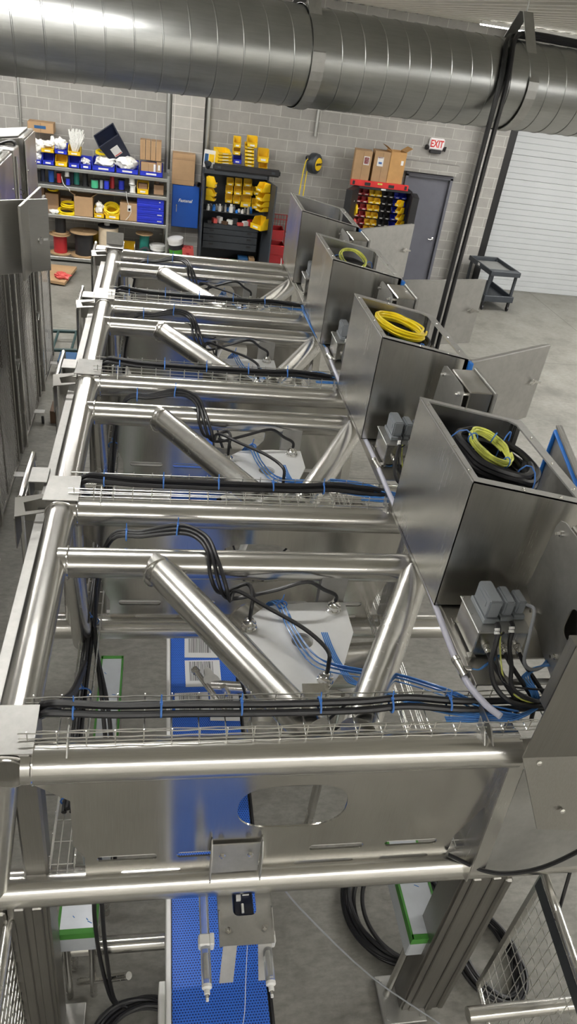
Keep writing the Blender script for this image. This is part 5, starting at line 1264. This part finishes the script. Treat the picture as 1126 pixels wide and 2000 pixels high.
# ------------------------------------------------------------------ dark tool cabinet
YT = 15.70
xl, zt5 = zx(398, 331, YT); xr, _ = zx(524, 346, YT)
D = .55
tc = thing('tool_cabinet', 'tall dark grey tool cabinet with open doors and yellow bins', 'cabinet', ((xl+xr)/2, YT+D/2, 0))
w = xr-xl; H = zt5; cxm = (xl+xr)/2
def zT(py, px=460): return at_y(px, py+0.0, YT).z
b = MB()
for c, s in (((-w/2, 0, H/2), (.03, D, H)), ((w/2, 0, H/2), (.03, D, H)), ((0, D/2, H/2), (w, .03, H)), ((0, 0, H-.03), (w, D, .06)), ((0, 0, .05), (w, D, .1))): b.box(c, s)
build(b, 'cabinet_body', 'darkgrey', tc, False)
zs1 = zT(418); zs2 = zT(437); zd = zT(441)
build(MB().box((0, .02, zs1), (w-.04, D-.06, .02)), 'cabinet_shelf', 'darkgrey', tc, False)
zz = [zT(441), zT(451), zT(462), zT(476), zT(490)]
for i in range(4):
    dr = build(MB().box((-.02, -.05, (zz[i]+zz[i+1])/2), (w-.16, D-.14, zz[i]-zz[i+1]-.008), bev=.004), 'drawer', 'darkgrey', tc, False)
    for sx in (-.36, .36): build(MB().box((sx*(w-.2)-.02, -.05-(D-.14)/2-.003, (zz[i]+zz[i+1])/2+.02), (.09, .008, .035)), 'drawer_handle', 'black', dr, False)
ld = build(MB().box((-w/2-.012, -D/2-.26, H*.5-.02), (.035, .52, H-.1), bev=.004), 'cabinet_door', 'darkgrey', tc, False)
rd = build(MB().box((.0, -.27, H*.5-.02), (.03, .54, H-.1), bev=.004), 'cabinet_door', 'darkgrey', tc, False, loc=(w/2, -D/2, 0), rot=(0, 0, radians(12)))
G3 = 'yellow bins of the tool cabinet'
def tbin(px0, px1, py0, py1, label, mat='yellow', d=.16, Y=None, rz=0, grp=G3):
    Y = YT+.36 if Y is None else Y
    x = at_y((px0+px1)/2, py1, Y).x; s = mpp(px0, py1, Y); z = at_y((px0+px1)/2, py1, Y).z
    return bin_at(x, Y-d/2, z, (px1-px0)*s*.96, (py1-py0)*s*.9, d, mat, label, rz, grp)
RB = (((441, 455, 346, 360), (457, 471, 347, 361), (474, 490, 348, 362)), ((439, 453, 361, 376), (455, 470, 362, 378), (472, 492, 360, 378), (493, 506, 364, 378)), ((438, 452, 378, 393), (453, 467, 380, 395), (467, 488, 378, 402), (489, 503, 386, 405)))
for ri, row in enumerate(RB):
    for ci, q in enumerate(row):
        tbin(*q, 'yellow bin on the back panel of the tool cabinet, %s row, %s from the left' % (['top', 'middle', 'bottom'][ri], ['first', 'second', 'third', 'fourth'][ci]))
for i, (a, b_, c, d_) in enumerate(((501, 523, 355, 372), (501, 522, 374, 389), (502, 520, 390, 401), (502, 518, 402, 410))):
    tbin(a, b_, c, d_, 'yellow bin hung on the open right door of the tool cabinet, %s' % ['top one', 'second from top', 'third from top', 'lowest small one'][i], Y=YT-.12, rz=radians(-60), d=.20)
tbin(492, 521, 420, 443, 'large yellow bin of clips low on the right door of the tool cabinet', Y=YT-.10, rz=radians(-50), d=.3)
for i, (a, b_, c, d_) in enumerate(((405, 419, 343, 363), (405, 418, 366, 380), (405, 416, 380, 389))):
    tbin(a, b_, c, d_, 'yellow bin hung on the left door of the tool cabinet, %s' % ['top one', 'middle one', 'lowest one'][i], Y=YT-.10, rz=radians(70), d=.18)
# small parts on the shelf
rnd = random.Random(11)
GS = 'small fittings in the tool cabinet'
for i in range(16):
    px = 405+i*5.6; m = ['white', 'matte', 'bluetape', 'bluetape', 'whitepaper', 'grey_hood', 'matte', 'white'][(i*5) % 8]
    x = at_y(px, 415, YT+.12).x; r = rnd.uniform(.025, .045); hh = rnd.uniform(.06, .16)
    o = build(MB().lathe([(r, 0), (r, hh*.7), (r*.6, hh*.75), (r*.6, hh), (.0, hh)], (0, 0, 0), (0, 0, 1), 12), 'fitting', m, world=False, loc=(x, YT+.05+.1*(i % 2), zs1+.011))
    nm = {'white': 'white', 'matte': 'steel', 'bluetape': 'blue', 'whitepaper': 'pale', 'grey_hood': 'grey'}[m]
    tag(o, 'small %s fitting on the tool cabinet shelf, number %s from the left' % (nm, ['one', 'two', 'three', 'four', 'five', 'six', 'seven', 'eight', 'nine', 'ten', 'eleven', 'twelve', 'thirteen', 'fourteen', 'fifteen', 'sixteen'][i]), 'fitting', GS)
for i in range(9):
    px = 408+i*10; x = at_y(px, 436, YT+.1).x; m = ['black', 'salmon', 'whitepaper', 'brown', 'bag', 'black', 'salmon', 'whitepaper', 'red'][i]
    o = build(MB().box((0, 0, .03+.015*(i % 3)), (.08, .12, .06+.03*(i % 3)), (0, 0, .3*i), bev=.006), 'small_pack', m, world=False, loc=(x, YT+.02+.04*(i % 3), zz[0]+.004))
    nm = {'black': 'black', 'salmon': 'faded red', 'whitepaper': 'white', 'brown': 'brown', 'bag': 'clear', 'red': 'dark red'}[m]
    tag(o, '%s pack on top of the tool cabinet drawers, %s from the left' % (nm, ['first', 'second', 'third', 'fourth', 'fifth', 'sixth', 'seventh', 'eighth', 'ninth'][i]), 'pack', 'packs above the drawers')
for px0, px1, m, nm in ((430, 448, 'red', 'red'), (464, 483, 'steelblue', 'blue'), (485, 496, 'cardboard', 'brown'), (450, 462, 'green', 'green')):
    x0 = at_y(px0, 505, YT+.1).x; x1 = at_y(px1, 505, YT+.1).x; hh = .30 if m in ('steelblue', 'cardboard') else .2
    tag(build(MB().box((0, 0, hh/2), (x1-x0, .25, hh), bev=.008), 'tool_case', m, world=False, loc=((x0+x1)/2, YT+.1, .102)), '%s case in the bottom of the dark tool cabinet' % nm, 'case', 'cases in the tool cabinet')
# on top of the tool cabinet
ZT5 = H+.002
def topbin(px, py, wpx, hpx, mat, label, Y=YT+.25, rz=0, d=.22, tilt=0):
    s = mpp(px, py, Y); p = at_y(px, py, Y)
    return bin_at(p.x, Y, max(p.z, ZT5), wpx*s, hpx*s, d, mat, label, rz, 'bins on the tool cabinet', tilt=tilt)
for i in range(4): topbin(434, 318-6*i, 30-1.5*i, 9, 'yellow', 'yellow bin in the leaning pile on the tool cabinet, %s' % ['bottom', 'second up', 'third up', 'top'][i], rz=radians(20), d=.30)
topbin(462, 318, 16, 16, 'blue', 'blue bin on the tool cabinet between the yellow stacks')
topbin(461, 301, 14, 14, 'yellow', 'yellow bin standing on the blue bin on the tool cabinet')
topbin(462, 287, 14, 18, 'yellow', 'tall yellow bin at the top of the middle stack on the tool cabinet')
for i in range(6): topbin(486, 324-7*i, 17, 9, 'yellow', 'yellow bin in the narrow nested stack on the tool cabinet, number %s from the bottom' % ['one', 'two', 'three', 'four', 'five', 'six'][i], d=.2)
topbin(491, 287, 20, 19, 'yellow', 'wide yellow bin on top of the narrow nested stack')
topbin(512, 333, 16, 14, 'yellow', 'yellow bin at the right end on the tool cabinet, lower of two')
topbin(512, 316, 21, 23, 'yellow', 'large yellow bin at the right end on the tool cabinet, upper of two')
xA, zA = zx(416, 326, YT-.02); xB, zB = zx(548, 340, YT-.02)
t = thing('tube_case', 'long black tube case with latches lying across the front of the tool cabinet top', 'case', ((xA+xB)/2, YT+.06, ZT5))
hw = (xB-xA)/2
build(MB().box((0, 0, .065), (2*hw, .13, .13), bev=.03, seg=3), 'case_body', 'black', t, False)
lt = MB()
for sx in (-.82, .78): lt.box((sx*hw, -.068, .07), (.07, .012, .05), bev=.004)
build(lt, 'case_latch', 'darkgrey', t, False)
x, z = zx(402, 328, YT+.15)
t = thing('flat_box', 'white and yellow box standing at the left of the tool cabinet top', 'box', (x+.03, YT+.25, ZT5))
build(MB().box((.03, 0, .16), (.22, .05, .32), (0, .05, 0), bev=.003), 'box_body', 'whitepaper', t, False)
build(MB().box((.07, -.028, .18), (.10, .004, .14), (0, .05, 0)), 'box_print', 'yellow', t, False); build(MB().box((-.03, -.028, .17), (.07, .004, .17), (0, .05, 0)), 'box_print', 'steelblue', t, False)
tag(build(MB().lathe([(.0, 0), (.04, 0), (.075, .10), (.07, .10), (.035, .01)], (0, 0, 0), (0, -.5, 1), 18), 'small_bowl', 'darkgrey', world=False, loc=(x+.03, YT+.12, ZT5+.02)), 'small dark bowl before the white and yellow box', 'bowl')
# red crates beside the tool cabinet
for i, (py0, py1, px0, px1) in enumerate(((497, 523, 512, 552), (480, 497, 516, 553), (450, 468, 522, 552))):
    Y = 15.75; x0 = at_y(px0, py1, Y).x; x1 = at_y(px1, py1, Y).x; z0 = at_y(530, py1, Y).z; hh = (py1-py0)*mpp(530, py1, Y)
    t = thing('red_crate', 'red open crate in the stack right of the tool cabinet, %s' % ['lowest', 'middle', 'highest'][i], 'crate', ((x0+x1)/2, Y+.2, max(.01, z0)), group='red crates')
    ww = x1-x0; b = MB()
    for c, s in (((0, -.2, hh/2), (ww, .015, hh)), ((0, .2, hh/2), (ww, .015, hh)), ((-ww/2, 0, hh/2), (.015, .4, hh)), ((ww/2, 0, hh/2), (.015, .4, hh)), ((0, 0, .01), (ww, .4, .02))): b.box(c, s)
    build(b, 'crate_body', 'red', t, False)
    build(MB().path([(-ww/2, -.2, hh), (ww/2, -.2, hh), (ww/2, .2, hh), (-ww/2, .2, hh)], .012, 6, 1, True), 'crate_rim', 'redbright', t, False)
rk = thing('crate_rack', 'dark wire rack holding the red crates beside the tool cabinet', 'rack', (at_y(533, 500, 15.9).x, 15.95, 0))
b = MB()
for sx in (-.24, .24):
    for sy in (-.2, .24): b.tube((sx, sy, 0), (sx, sy, 1.25), .012, 8)
for z in (.28, .60, .92, 1.24): b.path([(-.24, -.2, z), (.24, -.2, z), (.24, .24, z), (-.24, .24, z)], .008, 6, 1, True)
for i in range(9): b.tube((-.24+.06*i, .24, .92), (-.24+.06*i, .24, 1.24), .005, 5)
build(b, 'rack_frame', 'red', rk, False)
# cord reel on the wall
x, z = zx(614, 320, YW-.2)
rl = thing('cord_reel', 'black and yellow retractable cord reel on the wall under the conduit', 'cord reel', (x, YW-.16, z))
build(MB().lathe([(.0, -.10), (.15, -.10), (.19, -.07), (.20, 0), (.19, .07), (.15, .10), (.0, .10)], (0, 0, 0), (.75, -.66, 0), 28), 'reel_housing', 'darkgrey', rl, False)
e = V((.75, -.66, 0)).normalized()
build(MB().lathe([(.0, .101), (.125, .101), (.12, .112), (.0, .114)], (0, 0, 0), e, 28), 'reel_face', 'yellow', rl, False)
text_mesh('DEWALT', .055, 'lettering', 'black', rl, e*.118, (radians(90), 0, atan2(e.x, -e.y)), .001, .003)
build(MB().box((-.05, .1, .0), (.12, .10, .22)), 'wall_bracket', 'darkgrey', rl, False)
build(MB().lathe([(.05, 0), (.05, .04), (.03, .04), (.03, 0)], (-.15, -.08, .10), (-.6, -.8, 0), 14, True), 'cord_guide', 'black', rl, False)
build(MB().path([(-.16, -.10, .09), (-.20, -.10, .02), (-.23, -.09, -.25), (-.25, -.08, -.7), (-.24, -.08, -.95), (-.19, -.07, -1.0), (-.16, -.06, -.8), (-.15, -.05, -.4), (-.14, -.05, -.15)], .010, 8), 'cord', 'yellow_cable', rl, False)
build(MB().box((-.245, -.08, -.86), (.035, .035, .05), bev=.006), 'cord_stop', 'cream', rl, False)
# ------------------------------------------------------------------ black bin cabinet beside the door
YC = 15.80
xl, _ = zx(668, 380, YC); xr, _ = zx(800, 395, YC); _, zt6 = zx(735, 367, YC)
xl2, _ = zx(697, 380, YC); w = xr-xl2; D = .35
kc = thing('bin_cabinet', 'black cabinet with open doors full of small coloured bins beside the grey door', 'cabinet', ((xl2+xr)/2, YC+D/2, 0))
b = MB()
for c, s in (((-w/2, 0, zt6/2), (.025, D, zt6)), ((w/2, 0, zt6/2), (.025, D, zt6)), ((0, D/2, zt6/2), (w, .025, zt6)), ((0, 0, zt6-.02), (w, D, .04)), ((0, 0, .05), (w, D, .1)), ((0, 0, zt6-1.35), (w, D, .03))): b.box(c, s)
build(b, 'cabinet_body', 'black', kc, False)
def kdoor(x, rz, s):
    d = MB().box((s*.25, -.012, zt6-.68), (.50, .025, 1.32)); 
    for c, q in (((s*.25, .05, zt6-.03), (.50, .12, .02)), ((s*.25, .05, zt6-1.33), (.50, .12, .02)), ((s*.495, .05, zt6-.68), (.02, .12, 1.32))): d.box(c, q)
    return build(d, 'cabinet_door', 'black', kc, False, loc=(x, -D/2, 0), rot=(0, 0, rz))
kdoor(-w/2, radians(62), -1); kdoor(w/2, radians(-101), 1)
build(MB().box((-.04, -D/2-.003, zt6-.02), (.10, .004, .03)), 'name_plate', 'white', kc, False)
GB = 'small bins in the black cabinet'
cols = [('red', 706, 2), ('yellow', 725, 2), ('black', 744, 2), ('blue', 762, 2)]
nm = ['first', 'second', 'third', 'fourth', 'fifth', 'sixth', 'seventh', 'eighth']
bw = w/9.0
for ci in range(8):
    mat = ['red', 'red', 'yellow', 'yellow', 'black', 'black', 'blue', 'blue'][ci]
    for r in range(8):
        x = -w/2+.10+ci*(w-.20)/7.0; z = zt6-.20-r*.145
        t = bin_at((xl2+xr)/2+x, YC+D-.10, z, bw, .10, .15, mat, 'small %s bin in the black cabinet, %s column, %s row from the top' % (mat, 'left' if ci % 2 == 0 else 'right', nm[r]), 0, GB)
for i in range(4):
    p = (at_y(779, 442-i*13, YC-.2)); bin_at(p.x+.0, YC-.20, p.z, .11, .11, .15, 'yellow', 'yellow bin hung on the right door of the black cabinet, %s from the bottom' % nm[i], radians(-55), GB)
for i, (px, py, ww, hh, m, lb) in enumerate(((682, 392, 16, 18, 'white', 'white pack on the left door of the black cabinet'), (687, 385, 10, 12, 'redbright', 'red pack on the left door of the black cabinet'), (681, 412, 12, 14, 'green', 'green pack on the left door of the black cabinet'), (692, 410, 9, 22, 'yellow', 'yellow packs low on the left door of the black cabinet'), (690, 432, 8, 10, 'salmon', 'pink pack lowest on the left door of the black cabinet'))):
    Y = YC-.22+.05*i; p = at_y(px, py+hh/2, Y); s = mpp(px, py, Y)
    tag(build(MB().blob((0, 0, hh*s/2), (ww*s/2, .05, hh*s/2), 30+i, .35, 2), 'door_pack', m, world=False, loc=(p.x, Y, p.z)), lb, 'pack', 'packs on the black cabinet door')
# red level and cartons on top
xA, _ = zx(686, 362, YC-.12); xB, _ = zx(800, 370, YC-.12); ZK = zt6+.003
t = thing('spirit_level', 'long red spirit level lying on the black bin cabinet', 'level', ((xA+xB)/2, YC+.02, ZK))
L = xB-xA
build(MB().box((0, 0, .055), (L, .05, .11), bev=.006), 'level_body', 'redbright', t, False)
build(MB().box((-L*.21, -.027, .05), (.12, .006, .06)).box((L*.2, -.027, .05), (.12, .006, .06)).box((-L*.45, -.027, .055), (.05, .006, .07)).box((L*.45, -.027, .055), (.05, .006, .07)), 'hand_hole', 'black', t, False)
build(MB().box((0, -.027, .075), (.10, .006, .03)), 'vial', 'yg', t, False)
GC = 'cartons on the black cabinet'
carton(686, 718, 300, 362, YC+.06, .30, 'tall brown carton with a red label at the left on the black cabinet', 'cardboard', ZK, rz=radians(-8), group=GC, lab=[(.22, .73, .33, .24, 'whitepaper'), (.22, .73, .27, .2, 'red'), (.1, .03, .2, .1, 'whitepaper')])
carton(722, 754, 302, 366, YC+.06, .30, 'tall brown carton with a white label in the middle on the black cabinet', 'cardboard', ZK, rz=radians(-4), group=GC, lab=[(-.12, .72, .36, .26, 'whitepaper'), (-.12, .68, .2, .06, 'bluetape'), (-.12, .83, .3, .04, 'salmon')])
t = carton(750, 780, 304, 370, YC+.05, .32, 'orange brown carton with open flaps at the right on the black cabinet', 'kraft', ZK, rz=radians(4), group=GC, open_=True, lab=[(.3, .72, .16, .12, 'whitepaper'), (-.05, .04, .22, .1, 'whitepaper')])
# ------------------------------------------------------------------ view
SC.view_settings.view_transform = 'Standard'; SC.view_settings.look = 'None'
SC.view_settings.exposure = 0.15; SC.view_settings.gamma = 1; SC.view_settings.use_curve_mapping = False
w = bpy.data.worlds.new('room air'); SC.world = w; w.use_nodes = True
w.node_tree.nodes['Background'].inputs[0].default_value = (.9, .95, 1, 1); w.node_tree.nodes['Background'].inputs[1].default_value = .05
SC.cycles.max_bounces = 8; SC.cycles.glossy_bounces = 5; SC.cycles.diffuse_bounces = 4; SC.cycles.transmission_bounces = 6
SC.cycles.sample_clamp_indirect = 6
SC.cycles.use_denoising = True
